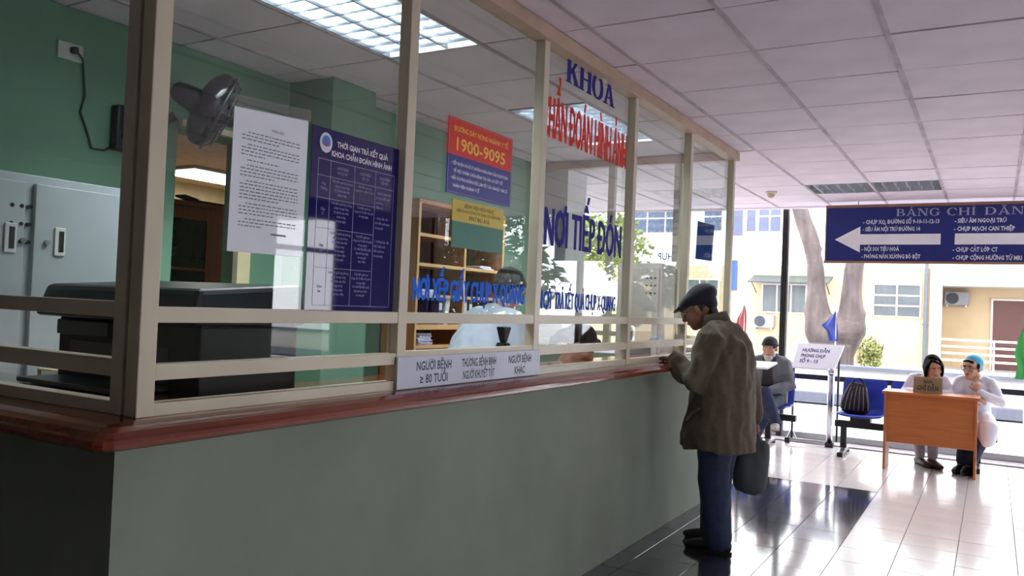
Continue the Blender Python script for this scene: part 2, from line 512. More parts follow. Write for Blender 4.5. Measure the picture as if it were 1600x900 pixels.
# ------------------------------------------------------------------ glass facade
F = 10.4
w4 = struct(emp('window_4', (0, F, 0)))
MULL = [-6.0, -3.58, -2.22, 1.35, 3.9]
for x in MULL:
    MB().box(x - 0.04, x + 0.02, F - 0.05, F + 0.05, 0, 3.1).build('mullion', m_black, w4)
    MB().box(x + 0.02, x + 0.04, F - 0.03, F + 0.03, 0, 3.1).build('mullion_highlight', m_steel, w4)  # steel strip stands in for the highlight along the black mullion
for a, b in zip(MULL[:-1], MULL[1:]):
    MB().box(a + 0.04, b - 0.04, F - 0.004, F + 0.004, 0.07, 3.06).build('pane', m_fpane, w4)
    MB().box(a + 0.04, b - 0.04, F - 0.025, F + 0.025, 0.0, 0.07).build('bottom_rail', m_steel, w4)
    MB().box(a + 0.04, b - 0.04, F - 0.03, F + 0.03, 0.715, 0.775).build('transom', m_black, w4)
struct(MB().box(-6, 4, 9.985, 10.02, 0, 0.012).build('trim_2', M('threshold_steel', (120, 116, 118), 0.4, 0.6)))

# ------------------------------------------------------------------ reception booth: counter
counter = emp('reception_counter', (-1.8, 3.8, 0), 'long reception counter with pale grey-green walls under a varnished red-brown wooden top', 'counter')
MB().box(-2.0, -1.905, 1.29, 6.44, 0, 1.09).build('front_wall', m_cwall, counter)
MB().box(-3.7, -2.0, 1.29, 1.38, 0, 1.09).build('side_wall', m_cwall, counter)
MB().box(-3.7, -2.0, 6.35, 6.44, 0, 1.09).build('rear_wall', m_cwall, counter)
# the top is one profile swept round the corner of the booth; the booth inside stays open
top = MB()
lv = [(-0.30, 1.090), (0.190, 1.090), (0.198, 1.096), (0.2, 1.106), (0.197, 1.115), (0.190, 1.120), (0.178, 1.131), (0.158, 1.140), (0.130, 1.145), (-0.30, 1.1455)]
secs = [[(-3.7, 1.315 - o, z) for o, z in lv], [(-2.2, 1.315 - o, z) for o, z in lv]]
for a in (0, 22, 45, 68, 90):
    q = math.radians(a)
    secs.append([(-1.76 + (o - 0.14) * math.sin(q), 1.175 - (o - 0.14) * math.cos(q), z) if o > 0 else (-2.2, 1.615, z) for o, z in lv])
secs += [[(-1.9 + o, 1.615, z) for o, z in lv], [(-1.9 + o, 6.6, z) for o, z in lv]]
n = len(lv)
vs = [p for s in secs for p in s]
fs = [(i * n + k, (i + 1) * n + k, (i + 1) * n + (k + 1) % n, i * n + (k + 1) % n) for i in range(len(secs) - 1) for k in range(n)]
fs += [tuple(range(n)), tuple((len(secs) - 1) * n + k for k in range(n - 1, -1, -1))]
top.add(vs, fs)
ct = top.build('countertop', m_counter, counter)
bm = bmesh.new(); bm.from_mesh(ct.data); bmesh.ops.remove_doubles(bm, verts=bm.verts, dist=0.0005); bmesh.ops.recalc_face_normals(bm, faces=bm.faces); bm.to_mesh(ct.data); bm.free()

# ------------------------------------------------------------------ reception booth: glazed partitions
POSTS = [1.27, 2.28, 3.27, 4.38, 5.39, 6.45]
w1 = struct(emp('window_1', (-1.83, 3.9, 1.145)))
for y in POSTS:
    box('post', (-1.85, -1.80, y, y + 0.05, 1.145, 2.70), m_alu, w1, 0.003)
for k, (a, b) in enumerate(zip(POSTS[:-1], POSTS[1:])):
    a += 0.05
    box('upper_rail', (-1.848, -1.803, a, b, 1.38, 1.42), m_alu, w1, 0.002)
    if k != 1: box('lower_rail', (-1.848, -1.803, a, b, 1.235, 1.275), m_alu, w1, 0.002)
    else: box('lower_rail', (-1.848, -1.803, a, b, 1.25, 1.28), m_alu, w1, 0.002)
    box('sill_rail', (-1.848, -1.803, a, b, 1.145, 1.178), m_alu, w1, 0.002)
    MB().box(-1.842, -1.836, a, b, 1.42, 2.69).build('pane', m_pane, w1)
    if k != 1: MB().box(-1.838, -1.833, a, b - 0.0, 1.275, 1.38).build('small_pane', m_pane, w1)
box('header', (-1.86, -1.775, 1.2, 6.52, 2.685, 2.75), m_head, w1, 0.003)
w2 = struct(emp('window_2', (-2.7, 1.295, 1.145)))
box('gap_shade', (-1.866, -1.85, 1.29, 1.31, 1.145, 2.69), m_black, w2)  # black filler paints the shade in the gap between the corner posts
for x in (-1.913, -2.86, -3.69):
    box('post', (x, x + 0.047, 1.272, 1.322, 1.145, 2.70), m_alu, w2, 0.003)
for a, b in ((-2.805, -1.91), (-3.635, -2.86)):
    box('upper_rail', (a, b, 1.275, 1.32, 1.39, 1.43), m_alu, w2, 0.002)
    box('lower_rail', (a, b, 1.275, 1.32, 1.24, 1.285), m_alu, w2, 0.002)
    box('sill_rail', (a, b, 1.275, 1.32, 1.145, 1.178), m_alu, w2, 0.002)
    MB().box(a, b, 1.293, 1.299, 1.43, 2.69).build('pane', m_pane, w2)
box('header', (-3.7, -1.87, 1.25, 1.34, 2.685, 2.75), m_head, w2, 0.003)
w3 = struct(emp('window_3', (-2.7, 6.475, 1.145)))
for x in (-3.65, -2.88, -2.29):
    box('post', (x, x + 0.06, 6.45, 6.50, 1.145, 2.70), m_alu, w3, 0.003)
for a, b in ((-3.59, -2.88), (-2.82, -2.29), (-2.23, -1.85)):
    box('upper_rail', (a, b, 6.455, 6.495, 1.38, 1.42), m_alu, w3, 0.002)
    box('lower_rail', (a, b, 6.455, 6.495, 1.235, 1.275), m_alu, w3, 0.002)
    box('sill_rail', (a, b, 6.455, 6.495, 1.145, 1.178), m_alu, w3, 0.002)
    MB().box(a, b, 6.472, 6.478, 1.42, 2.69).build('pane', m_pane, w3)
box('header', (-3.7, -1.86, 6.44, 6.52, 2.685, 2.75), m_head, w3, 0.003)

# ------------------------------------------------------------------ ceiling lamps
m_tube = emit('lit_tube', (0.92, 0.97, 1.0), TUBE_POWER)
m_tubeoff = M('unlit_tube', (230, 230, 235), 0.3)
m_louver = M('louver_aluminium', (120, 124, 130), 0.12, 0.9, var=0.02)
m_louver2 = M('lightened_louver', (222, 226, 232), 0.3, 0.6, var=0.02)  # lighter louver copy, brightness put into the colour of the unlit lamp
m_house = M('lamp_housing', (150, 152, 156), 0.35)
def troffer(cx, y0, y1, label, lit=True, along_x=False):
    if along_x: L = GX * 2; W = y1 - y0
    else: L = y1 - y0; W = GX
    cy = (y0 + y1) / 2
    t = emp('ceiling_lamp', (cx, cy, H), label, 'ceiling lamp')
    def B(x0, x1, u0, u1, z0, z1):      # x across, u along
        if along_x: return MB().box(cx + u0, cx + u1, cy + x0, cy + x1, H + z0, H + z1)
        return MB().box(cx + x0, cx + x1, cy + u0, cy + u1, H + z0, H + z1)
    def join(name, bs, mat):
        mb = MB()
        for b in bs: mb.add(B(*b).v, B(*b).f)
        return mb.build(name, mat, t)
    w = W / 2 - 0.004; l = L / 2 - 0.004
    join('housing', [(-w, w, -l, l, 0.10, 0.115), (-w, -w + 0.012, -l, l, 0.0, 0.1), (w - 0.012, w, -l, l, 0.0, 0.1), (-w, w, -l, -l + 0.012, 0, 0.1), (-w, w, l - 0.012, l, 0, 0.1)], m_house)
    k = 3 if not along_x else 2
    wb = 2 * (w - 0.012) / k
    for i in range(k):
        c = -w + 0.012 + wb * (i + 0.5)
        mb = MB()
        a = (-l + 0.03, l - 0.03)
        pts = [(cx + a[0], cy + c, H + 0.08), (cx + a[1], cy + c, H + 0.08)] if along_x else [(cx + c, cy + a[0], H + 0.08), (cx + c, cy + a[1], H + 0.08)]
        mb.tube(pts, 0.013, 12)
        mb.build('lamp_tube', m_tube if lit else m_tubeoff, t, smooth=True)
        for j in range(11):
            u = -l + 0.03 + (2 * l - 0.06) * (j + 0.5) / 11
            B(c - wb / 2 + 0.004, c + wb / 2 - 0.004, u - 0.003, u + 0.003, 0.002, 0.058).build('louver_blade', m_louver if lit else m_louver2, t)
    for i in range(k + 1):
        c = -w + 0.012 + wb * i
        B(c - 0.004, c + 0.004, -l + 0.012, l - 0.012, 0.002, 0.06).build('louver_rail', m_louver if lit else m_louver2, t)
    return t
troffer(-2.5225, 2.16, 3.39, 'lit louvred ceiling lamp nearest the viewer, above the paper notices')
troffer(-2.5225, 4.62, 5.85, 'lit louvred ceiling lamp farther inside the booth, behind the red lettering')
troffer(-1.035, 8.31, 8.925, 'unlit louvred ceiling lamp over the waiting area before the blue direction board', False, True)
t = emp('ceiling_lamp', (-6.2, 5.2, 2.55), 'lit ceiling lamp in the room behind the dark brown cabinet', 'ceiling lamp')
MB().box(-6.5, -5.9, 4.6, 5.8, 2.52, 2.55).build('housing', m_house, t)
MB().box(-6.45, -5.95, 4.65, 5.75, 2.512, 2.52).build('diffuser', emit('lit_diffuser', (1.0, 0.93, 0.8), 12.0), t)
t = emp('smoke_detector', (-2.02, 8.66, H), 'small round cream smoke detector on the ceiling near the windows', 'smoke detector')
MB().loft([(-2.02, 8.66, H + 0.002), (-2.02, 8.66, H - 0.02)], [0.06, 0.055], n=16, cap=False).build('base', m_wplast, t, True)
MB().ell((-2.02, 8.66, H - 0.03), (0.04, 0.04, 0.035)).build('dome', M('cream_plastic', (226, 200, 160), 0.5), t, True)

# ------------------------------------------------------------------ signs on the glass of the booth
PX = -1.829            # plane of the sheets stuck on the glass
VX = -1.834            # plane of the vinyl letters on the glass
Yv, Zv = (0, 1, 0), (0, 0, 1)
def sheet(name, label, y0, y1, z0, z1, mat, cat, x=PX, th=0.002, bev=None):
    t = emp(name, (x, (y0 + y1) / 2, z0), label, cat)
    MB().box(x - th, x, y0, y1, z0, z1).build('panel', mat, t)
    return t
# white paper
m_thin = M('sleeved_paper', (232, 236, 246), 0.7, var=0.02, coat=1.0)
m_thin.node_tree.nodes['Principled BSDF'].inputs['Coat Roughness'].default_value = 0.02
t = emp('paper_notice', (PX, 1.67, 1.575), 'tall white paper notice with grey printed lines taped to the glass', 'notice')
q = [(PX, 1.545, 1.985), (PX, 1.545, 1.58), (PX, 1.83, 1.58), (PX, 1.83, 2.0)]
MB().prism([(PX, 1.548, 1.982), (PX, 1.545, 1.578), (PX, 1.83, 1.582), (PX, 1.832, 2.002)], (-0.001, 0, 0)).build('sheet', m_thin, t)
mb = MB(); rnd = random.Random(3)
z = 1.918
for par in (3, 4, 1, 4, 6, 4, 3):
    for k in range(par):
        y = 1.60 if k == 0 else 1.578
        end = 1.80 if k < par - 1 else 1.60 + rnd.uniform(0.06, 0.18)
        while y < end:
            wl = rnd.uniform(0.006, 0.018)
            mb.add([(PX + 0.0006, y, z), (PX + 0.0006, min(y + wl, end), z + 0.0004), (PX + 0.0006, min(y + wl, end), z + 0.0036), (PX + 0.0006, y, z + 0.0032)], [(0, 1, 2, 3)])
            y += wl + 0.004
        z -= 0.0098
    z -= 0.005
mb.add([(PX + 0.0006, 1.70, 1.636), (PX + 0.0006, 1.76, 1.636), (PX + 0.0006, 1.76, 1.641), (PX + 0.0006, 1.70, 1.641)], [(0, 1, 2, 3)])
o = mb.build('printed_lines', m_ink, t); o['kind'] = 'stuff'
mb = MB(); write(mb, 'THÔNG BÁO', (PX + 0.0006, 1.685, 1.937), Yv, Zv, 0.05, 0.007, 0.02)
mb.build('title', m_ink, t)
MB().prism([(PX + 0.001, 1.53, 1.98), (PX + 0.001, 1.84, 2.0), (PX + 0.001, 1.84, 2.035), (PX + 0.001, 1.53, 2.015)], (0.0006, 0, 0)).build('tape', glass('clear_tape', (0.85, 0.87, 0.86), 0.12), t)
# navy timetable of results
t = sheet('results_poster', 'navy blue results timetable poster with a white table and round emblem', 1.85, 2.279, 1.42, 1.995, m_navy, 'poster')
X1 = PX + 0.0005
mb = MB()
write(mb, 'THỜI GIAN TRẢ KẾT QUẢ', (X1, 2.09, 1.945), Yv, Zv, 0.255, 0.017, 0.03, 'c')
write(mb, 'KHOA CHẨN ĐOÁN HÌNH ẢNH', (X1, 2.09, 1.913), Yv, Zv, 0.30, 0.017, 0.03, 'c')
mb.build('title', m_wprint, t)
mb = MB()
y0, y1, z1, z0 = 1.882, 2.256, 1.897, 1.436
ys = [1.882, 1.938, 2.052, 2.158, 2.256]; zs = [1.897, 1.845, 1.775, 1.68, 1.555, 1.436]
w = 0.0008
for y in ys: mb.box(X1 - 0.0003, X1, y - w, y + w, z0, z1)
for k, z in enumerate(zs):
    mb.box(X1 - 0.0003, X1, y0, y1 if k in (0, 1, 5) else ys[3], z - w, z + w)
mb.build('table_grid', M('grid_print', (176, 174, 206), 0.6, var=0.01), t)
mb = MB()
def cell(lines, yc, zt, wmax, h=0.0085, dz=0.015):
    for k, s in enumerate(lines):
        write(mb, s, (X1, yc, zt - h - k * dz), Yv, Zv, min(wmax, len(s) * h * 0.62), h, 0.014, 'c', 1)
cell(['NGƯỜI BỆNH', 'NGOẠI TRÚ'], 1.995, 1.882, 0.1)
cell(['NGƯỜI BỆNH', 'CẤP CỨU'], 2.105, 1.882, 0.1)
cell(['NGƯỜI BỆNH', 'NỘI TRÚ'], 2.207, 1.882, 0.09)
cell(['Chụp', 'Thường'], 1.910, 1.825, 0.045)
cell(['Chụp', 'CT'], 1.910, 1.745, 0.045)
cell(['Chụp', 'MRI'], 1.910, 1.63, 0.045)
cell(['Siêu', 'âm'], 1.910, 1.50, 0.045)
for z, a in ((1.838, 4), (1.768, 5), (1.672, 7), (1.546, 6)):
    cell(['Trả kết quả tại phòng', 'chụp trong vòng', '20 phút sau khi', 'chụp xong', 'trong ngày', 'giờ làm việc', 'cùng ngày'][:a], 1.995, z, 0.1, 0.0075, 0.0138)
for z, a in ((1.838, 2), (1.768, 3), (1.672, 7), (1.546, 6)):
    cell(['Trả kết quả sau', 'chụp từ 15 đến 30 phút', 'trong ngày', 'Có thể lấy kết quả', 'tại phòng chụp', 'trong giờ', 'làm việc'][:a], 2.105, z, 0.095, 0.0075, 0.0138)
for k, s in enumerate(['- Người bệnh nội', 'trú lấy kết quả', 'tại khoa', 'điều trị', '- Chụp cấp cứu', 'trả kết quả ngay', 'trong giờ', '- Trường hợp cần', 'hội chẩn trả', 'kết quả sau', 'trong ngày']):
    write(mb, s, (X1, 2.165, 1.822 - k * 0.0165 - (0.02 if k > 3 else 0) - (0.03 if k > 6 else 0)), Yv, Zv, min(0.085, len(s) * 0.0048), 0.0075, 0.014, 'l', 1)
mb.build('table_text', M('dim_print', (150, 148, 196), 0.6, var=0.01), t)
def disc(mb, x, y, z, ry, rz, n=28):
    return mb.add([(x, y + ry * math.cos(6.2832 * k / n), z + rz * math.sin(6.2832 * k / n)) for k in range(n)], [tuple(range(n))])
e = disc(MB(), X1, 1.912, 1.95, 0.028, 0.032).build('emblem', m_wprint, t)
mb = MB(); mb.add([(X1 + 0.0004, 1.912 + r * math.cos(a), 1.952 + r * 1.12 * math.sin(a)) for r, a in [(0.019, math.radians(-25 + 230 * k / 20)) for k in range(21)]] + [(X1 + 0.0004, 1.905, 1.937), (X1 + 0.0004, 1.912, 1.945), (X1 + 0.0004, 1.919, 1.937)], [tuple(range(24))])
mb.build('blue_fan', M('emblem_blue', (60, 130, 214), 0.5), e)
disc(MB(), X1 + 0.0008, 1.912, 1.945, 0.007, 0.008, 14).build('red_core', M('emblem_red', (206, 60, 84), 0.5), e)
# red and blue hotline sign
m_red = M('sign_red', (214, 40, 22), 0.35, var=0.03)
m_blue = M('sign_blue', (42, 52, 140), 0.35, var=0.03)
m_yel = M('sign_yellow', (246, 196, 70), 0.5, var=0.02)
ty = VX - 0.012
t = emp('hotline_sign', (PX, 2.8, 1.88), 'red over blue hotline sign with yellow numbers hung on the glass', 'sign')
MB().box(PX - 0.003, PX, 2.575, 3.06, 2.04, 2.185).build('red_panel', m_red, t)
MB().box(PX - 0.003, PX, 2.575, 3.06, 1.888, 2.04).build('blue_panel', m_blue, t)
mb = MB(); o_ = 0.012
for (a, b, c, d) in ((2.58, 3.055, 1.893, 1.8945), (2.58, 3.055, 2.1785, 2.18), (2.58, 2.5815, 1.893, 2.18), (3.0535, 3.055, 1.893, 2.18)):
    mb.box(X1 - 0.0003, X1, a, b, c, d)
mb.build('border_line', M('sign_border', (190, 140, 170), 0.5), t)
mb = MB()
write(mb, 'ĐƯỜNG DÂY NÓNG NGÀNH Y TẾ', (X1, 2.8175, 2.135), Yv, Zv, 0.41, 0.019, 0.02, 'c')
write(mb, '1900-9095', (X1, 2.8175, 2.062), Yv, Zv, 0.37, 0.048, 0.02, 'c')
mb.build('hotline_number', m_yel, t)
mb = MB()
for s, z, wd in (('• TIẾP NHẬN VÀ XỬ LÝ NHỮNG PHẢN ÁNH CỦA NGƯỜI DÂN', 2.002, 0.43), ('   VỀ VIỆC KHÁM CHỮA BỆNH TẠI CÁC CƠ SỞ Y TẾ', 1.973, 0.37), ('• BIỂU DƯƠNG NHỮNG VIỆC LÀM TỐT CỦA CÁN BỘ, Y BÁC SĨ', 1.944, 0.43), ('   NHÂN VIÊN NGÀNH Y TẾ', 1.915, 0.19)):
    write(mb, s.strip(), (X1, 2.60 + (0.018 if s[0] == ' ' else 0), z), Yv, Zv, wd, 0.012, 0.025, 'l', 1)
mb.build('small_print', m_wprint, t)
# yellow and green sign
t = emp('hospital_sign', (PX, 2.81, 1.675), 'yellow over green sign under the red hotline sign', 'sign')
MB().box(PX - 0.003, PX, 2.625, 3.01, 1.783, 1.868).build('yellow_panel', M('pale_yellow', (206, 182, 62), 0.4), t)
MB().box(PX - 0.003, PX, 2.625, 3.01, 1.68, 1.783).build('green_panel', M('sign_green', (20, 112, 92), 0.4), t)
mb = MB()
write(mb, 'BỆNH VIỆN HỮU NGHỊ', (X1, 2.8175, 1.842), Yv, Zv, 0.22, 0.014, 0.015, 'c')
write(mb, 'ĐIỆN THOẠI ĐƯỜNG DÂY NÓNG CỦA BỆNH VIỆN', (X1, 2.8175, 1.821), Yv, Zv, 0.33, 0.011, 0.012, 'c', 1)
write(mb, '0967.861.616', (X1, 2.8175, 1.795), Yv, Zv, 0.155, 0.017, 0.015, 'c')
mb.build('dark_print', M('brown_print', (84, 76, 30), 0.6), t)
# vinyl lettering
m_vnavy = M('vinyl_navy', (46, 42, 132), 0.7, var=0.03, spec=0.2)
m_vred = M('vinyl_red', (222, 58, 44), 0.7, var=0.03, spec=0.2)
m_vblue = M('vinyl_blue', (38, 112, 226), 0.7, var=0.03, spec=0.2)
m_vdk = M('vinyl_dark_blue', (44, 78, 176), 0.7, var=0.03, spec=0.2)
def heavy(mb, s_, org, u, v, w, h, sh):
    nn = V(u).cross(V(v))
    for i, k in enumerate((-1, -0.33, 0.33, 1)):      # each layer a hair in front of the last
        write(mb, s_, V(org) + V(u) * (sh * k) + nn * (0.0002 * i), u, v, w - 2 * sh, h, 0.012)
    return mb
def vinyl(mb, mat, label):
    o = mb.build('window_lettering', mat)
    return tag(o, label, 'lettering')
mb = MB()
for i in range(3): serif_write(mb, [('K', []), ('H', []), ('O', []), ('A', [])], (VX + 0.0002 * i, 3.55 + 0.008 * i, 2.572), Yv, Zv, 0.585, 0.125)
vinyl(mb, m_vnavy, 'large navy serif letters KHOA high on the third glass pane')
mb = heavy(MB(), 'CHẨN ĐOÁN HÌNH ẢNH', (VX, 3.33, 2.27), Yv, Zv, 1.02, 0.185, 0.004)
vinyl(mb, m_vred, 'tall condensed red letters in a row below the word KHOA')
mb = heavy(MB(), 'NƠI TIẾP ĐÓN', (VX, 3.395, 1.757), Yv, Zv, 0.93, 0.172, 0.006)
vinyl(mb, m_vnavy, 'large navy block letters NƠI TIẾP ĐÓN halfway up the glass')
mb = heavy(heavy(MB(), 'NƠI', (VX, 3.345, 1.452), Yv, Zv, 0.15, 0.082, 0.003), 'TRẢ KẾT QUẢ CHỤP X-QUANG', (VX, 3.53, 1.452), Yv, Zv, 0.74, 0.08, 0.003)
vinyl(mb, m_vdk, 'row of dark blue letters low on the pane marked KHOA')
mb = heavy(MB(), 'NƠI XẾP GIẤY CHỤP X-QUANG', (VX, 2.40, 1.468), Yv, Zv, 0.83, 0.08, 0.003)
vinyl(mb, m_vblue, 'row of bright blue letters low on the pane before the bookcase')
mb = MB(); write(mb, 'CHỤP', (-2.24, 6.482, 1.89), (-1, 0, 0), Zv, 0.18, 0.055, 0.02)
vinyl(mb, m_vnavy, 'small navy letters seen mirrored on the far glass of the booth')
# queue board under the second window
t = emp('queue_board', (-1.79, 2.79, 1.146), 'long white board with dark letters leaning on the counter below the glass', 'sign')
MB().box(-1.795, -1.787, 2.27, 3.315, 1.148, 1.262).build('panel', M('silver_board', (188, 192, 208), 0.3, var=0.03), t, bevel=0.001)
bx = -1.7865
for s, yc, z, wd in (('NGƯỜI BỆNH', 2.49, 1.211, 0.22), ('≥ 80 TUỔI', 2.49, 1.163, 0.175), ('THƯƠNG, BỆNH BINH', 2.80, 1.211, 0.255), ('NGƯỜI KHUYẾT TẬT', 2.80, 1.163, 0.235), ('NGƯỜI BỆNH', 3.13, 1.211, 0.20), ('KHÁC', 3.13, 1.163, 0.09)):
    write(MB(), s, (bx, yc, z), Yv, Zv, wd, 0.031, 0.02, 'c').build('text_line', M('board_navy', (30, 24, 66), 0.5), t)
o = MB().prism([(-2.09, 6.482, 2.21), (-1.95, 6.482, 2.17), (-1.96, 6.482, 1.88), (-2.10, 6.482, 1.90)], (0, 0.002, 0)).build('blue_sheet', M('sheet_blue', (24, 76, 160), 0.5, var=0.1, scale=3))
tag(o, 'plain blue sheet stuck to the far glass beside the standing man', 'sheet')
# hanging direction board
t = emp('direction_board', (-0.3, 9.6, 2.08), 'long navy direction board with white arrows hung before the windows', 'sign')
m_dn = M('direction_navy', (26, 40, 118), 0.4, var=0.05, scale=3)
m_lt = M('direction_white', (240, 240, 246), 0.5, var=0.02)
bx0, bx1, by = -1.62, 1.35, 9.6
MB().box(bx0, bx1, by, by + 0.03, 2.10, 2.685).build('panel', m_dn, t)
MB().box(bx0 - 0.01, bx1 + 0.01, by - 0.01, by + 0.04, 2.685, 2.715).box(bx0 - 0.02, bx1 + 0.02, by - 0.01, by + 0.04, 2.075, 2.10).box(bx0 - 0.012, bx0, by - 0.005, by + 0.035, 2.1, 2.685).build('frame', M('timber_frame', (150, 112, 84), 0.5), t)
for x in (-1.3, 1.0): MB().tube([(x, by + 0.015, 2.7), (x, by + 0.015, H + 0.02)], 0.006, 6).build('hanger', m_steel, t)
Xv = (1, 0, 0); fy = by - 0.001
for its, hx, hw in (([('B', []), ('A', [(hook, 1.04)]), ('N', []), ('G', [])], -0.92, 0.42), ([('C', []), ('H', []), ('I', [(hook, 1.04)])], -0.44, 0.265), ([('D', []), ('A', [(hat, 1.02), (tilde, 1.20)]), ('N', [])], -0.10, 0.35)):
    serif_write(MB(), its, (hx, fy, 2.582), Xv, Zv, hw, 0.078).build('heading_word', M('shaded_white', (176, 178, 200), 0.5), t)  # heading white dimmed in the colour to copy uneven light on the board
def arrow(x0, x1, zc, left):
    h, hh = 0.057, 0.142
    if left: return [(x0, fy, zc), (x0 + 0.26, fy, zc - hh), (x0 + 0.26, fy, zc - h), (x1, fy, zc - h), (x1, fy, zc + h), (x0 + 0.26, fy, zc + h), (x0 + 0.26, fy, zc + hh)]
    return [(x0, fy, zc - h), (x1 - 0.26, fy, zc - h), (x1 - 0.26, fy, zc - hh), (x1, fy, zc), (x1 - 0.26, fy, zc + hh), (x1 - 0.26, fy, zc + h), (x0, fy, zc + h)]
for x0, x1, lf in ((-1.53, -0.49, True), (-0.36, 0.9, False)):
    p = arrow(x0, x1, 2.335, lf)
    MB().add(p, [(0, 1, 6), (1, 2, 5, 6), (2, 3, 4, 5)] if lf else [(0, 1, 5, 6), (1, 2, 4, 5), (2, 3, 4)]).build('arrow', m_lt, t)
for s, x, z, wd in (('- CHỤP XQ, ĐƯỜNG SỐ 9-10-11-12-13', -1.245, 2.503, 0.74), ('- SIÊU ÂM NỘI TRÚ ĐƯỜNG 14', -1.245, 2.425, 0.56), ('- NỘI SOI TIÊU HOÁ', -1.25, 2.21, 0.37), ('- PHÒNG NẮN XƯƠNG BÓ BỘT', -1.25, 2.13, 0.575),
                    ('- SIÊU ÂM NGOẠI TRÚ', -0.365, 2.503, 0.46), ('- CHỤP MẠCH CAN THIỆP', -0.37, 2.42, 0.54), ('- CHỤP CẮT LỚP CT', -0.375, 2.205, 0.40), ('- CHỤP CỘNG HƯỞNG TỪ MRI', -0.375, 2.122, 0.61)):
    write(MB(), s, (x, fy, z), Xv, Zv, wd, 0.042, 0.028, 'l', 1).build('text_line', M('soft_white', (226, 228, 240), 0.5), t)

# ------------------------------------------------------------------ outside the facade
m_yard = M('pale_concrete', (176, 175, 178), 0.7, var=0.05, scale=1.5)
m_cream = M('cream_render', (184, 160, 126), 0.8, var=0.03, scale=2)
m_cream2 = M('white_render', (196, 190, 184), 0.8, var=0.02, scale=2)
m_winb = M('blue_grey_pane', (62, 70, 98), 0.15, var=0.15, scale=0.8)
m_wing = M('grey_pane', (78, 82, 86), 0.3, var=0.15, scale=1.2)
m_coping_shade = M('coping_and_shade_grey', (100, 102, 114), 0.8, var=0.05)
struct(MB().box(-60, 60, 10.6, 70, -0.2, -0.03).box(7, 60, -30, 10.6, -0.2, -0.03).build('ground', m_yard))
lw = emp('low_wall', (0, 15.2, 0), 'low white wall with a grey coping across the yard outside', 'wall')
MB().box(-14, 14, 15.05, 15.3, 0, 0.6).build('wall_body', m_cream2, lw)
MB().box(-14, 14, 15.0, 15.36, 0.6, 0.66).build('coping', m_coping_shade, lw)
MB().box(-14, 14, 14.85, 15.05, 0, 0.17).build('foot_shade', m_coping_shade, lw)  # grey strip stands in for the shaded foot of the wall
BY = 30.0
b = emp('clinic_building', (-4, BY, 0), 'cream two storey building with awning and white pillars across the yard', 'building')
MB().box(-16, -1.62, BY, BY + 6, -0.03, 3.25).box(-1.62, 9, BY + 1.6, BY + 6, -0.03, 3.25).build('ground_floor_wall', m_cream, b)
MB().box(-16, 9, BY, BY + 6, 3.25, 9.0).build('upper_floor_wall', M('glare_white_render', (246, 244, 240), 0.8, var=0.01), b)  # glare put into the colour: whiter wall for brighter reflections on the tiles
MB().box(-1.62, 9, BY - 0.1, BY + 1.6, 2.68, 3.25).build('porch_beam', m_cream2, b)
MB().box(-1.78, -1.44, BY - 0.12, BY + 0.3, -0.03, 3.25).build('pillar', m_cream2, b)
MB().box(-3.95, -3.85, BY - 0.08, BY, 0, 3.25).build('pilaster', M('tan_render', (140, 112, 84), 0.8), b)
def bwin(x0, x1, z0, z1, nx, nz, pane=m_winb, y=BY, fr=0.05, frm=m_cream2, mid=None):
    w = MB().box(x0 - fr, x1 + fr, y - 0.05, y + 0.02, z0 - fr, z0).box(x0 - fr, x1 + fr, y - 0.05, y + 0.02, z1, z1 + fr).box(x0 - fr, x0, y - 0.05, y + 0.02, z0, z1).box(x1, x1 + fr, y - 0.05, y + 0.02, z0, z1)
    for i in range(1, nx):
        x = x0 + (x1 - x0) * i / nx; w.box(x - fr / 2, x + fr / 2, y - 0.04, y + 0.02, z0, z1)
    for i in range(1, nz):
        z = z0 + (z1 - z0) * i / nz; w.box(x0, x1, y - 0.035, y + 0.02, z - fr / 2, z + fr / 2)
    wo = w.build('window', frm, b)
    for i in range(nx):
        for k in range(nz):
            MB().box(x0 + (x1 - x0) * i / nx, x0 + (x1 - x0) * (i + 1) / nx, y - 0.02, y - 0.01, z0 + (z1 - z0) * k / nz, z0 + (z1 - z0) * (k + 1) / nz).build('pane', pane, wo)
bwin(-9.4, -8.75, 4.55, 5.6, 1, 2)
bwin(-8.33, -7.96, 4.35, 5.6, 1, 1)
bwin(-7.82, -7.5, 4.5, 5.6, 1, 1)
bwin(-7.38, -6.62, 4.5, 5.6, 2, 2)
bwin(-12.4, -10.2, 4.5, 5.6, 3, 2)
bwin(-7.15, -5.69, 1.62, 2.58, 3, 1, m_wing)
bwin(-10.2, -8.8, 1.5, 2.7, 2, 2, m_wing)
bwin(-3.46, -2.08, 1.63, 2.66, 2, 3, m_wing)
aw = MB().prism([(-7.5, BY, 2.92), (-7.5, BY - 0.9, 2.66), (-7.5, BY - 0.9, 2.62), (-7.5, BY, 2.86)], (2.7, 0, 0)).build('awning', M('awning_grey', (58, 66, 68), 0.6), b)
for x in (-7.4, -4.9):
    MB().tube([(x, BY - 0.75, 2.66), (x, BY - 0.02, 2.3)], 0.02, 6).build('awning_bracket', M('bracket_grey', (60, 62, 60), 0.5), aw)
MB().box(-8.42, -8.1, BY - 0.06, BY - 0.02, 2.35, 3.45).build('blue_sign_panel', M('panel_blue', (24, 62, 120), 0.4, var=0.25, scale=1.5), b)
MB().tube([(-1.9, BY - 0.1, 0), (-1.9, BY - 0.1, 3.6)], 0.06, 10).tube([(-1.9, BY - 0.1, 1.36), (-1.9, BY - 0.1, 1.42)], 0.085, 10).build('drainpipe', M('pipe_grey', (84, 90, 98), 0.5), b)
PYD = BY + 1.6
MB().box(0.0, 1.7, PYD - 0.05, PYD, 0.0, 2.28).build('brown_door', M('door_brown', (84, 46, 40), 0.5, var=0.04), b)
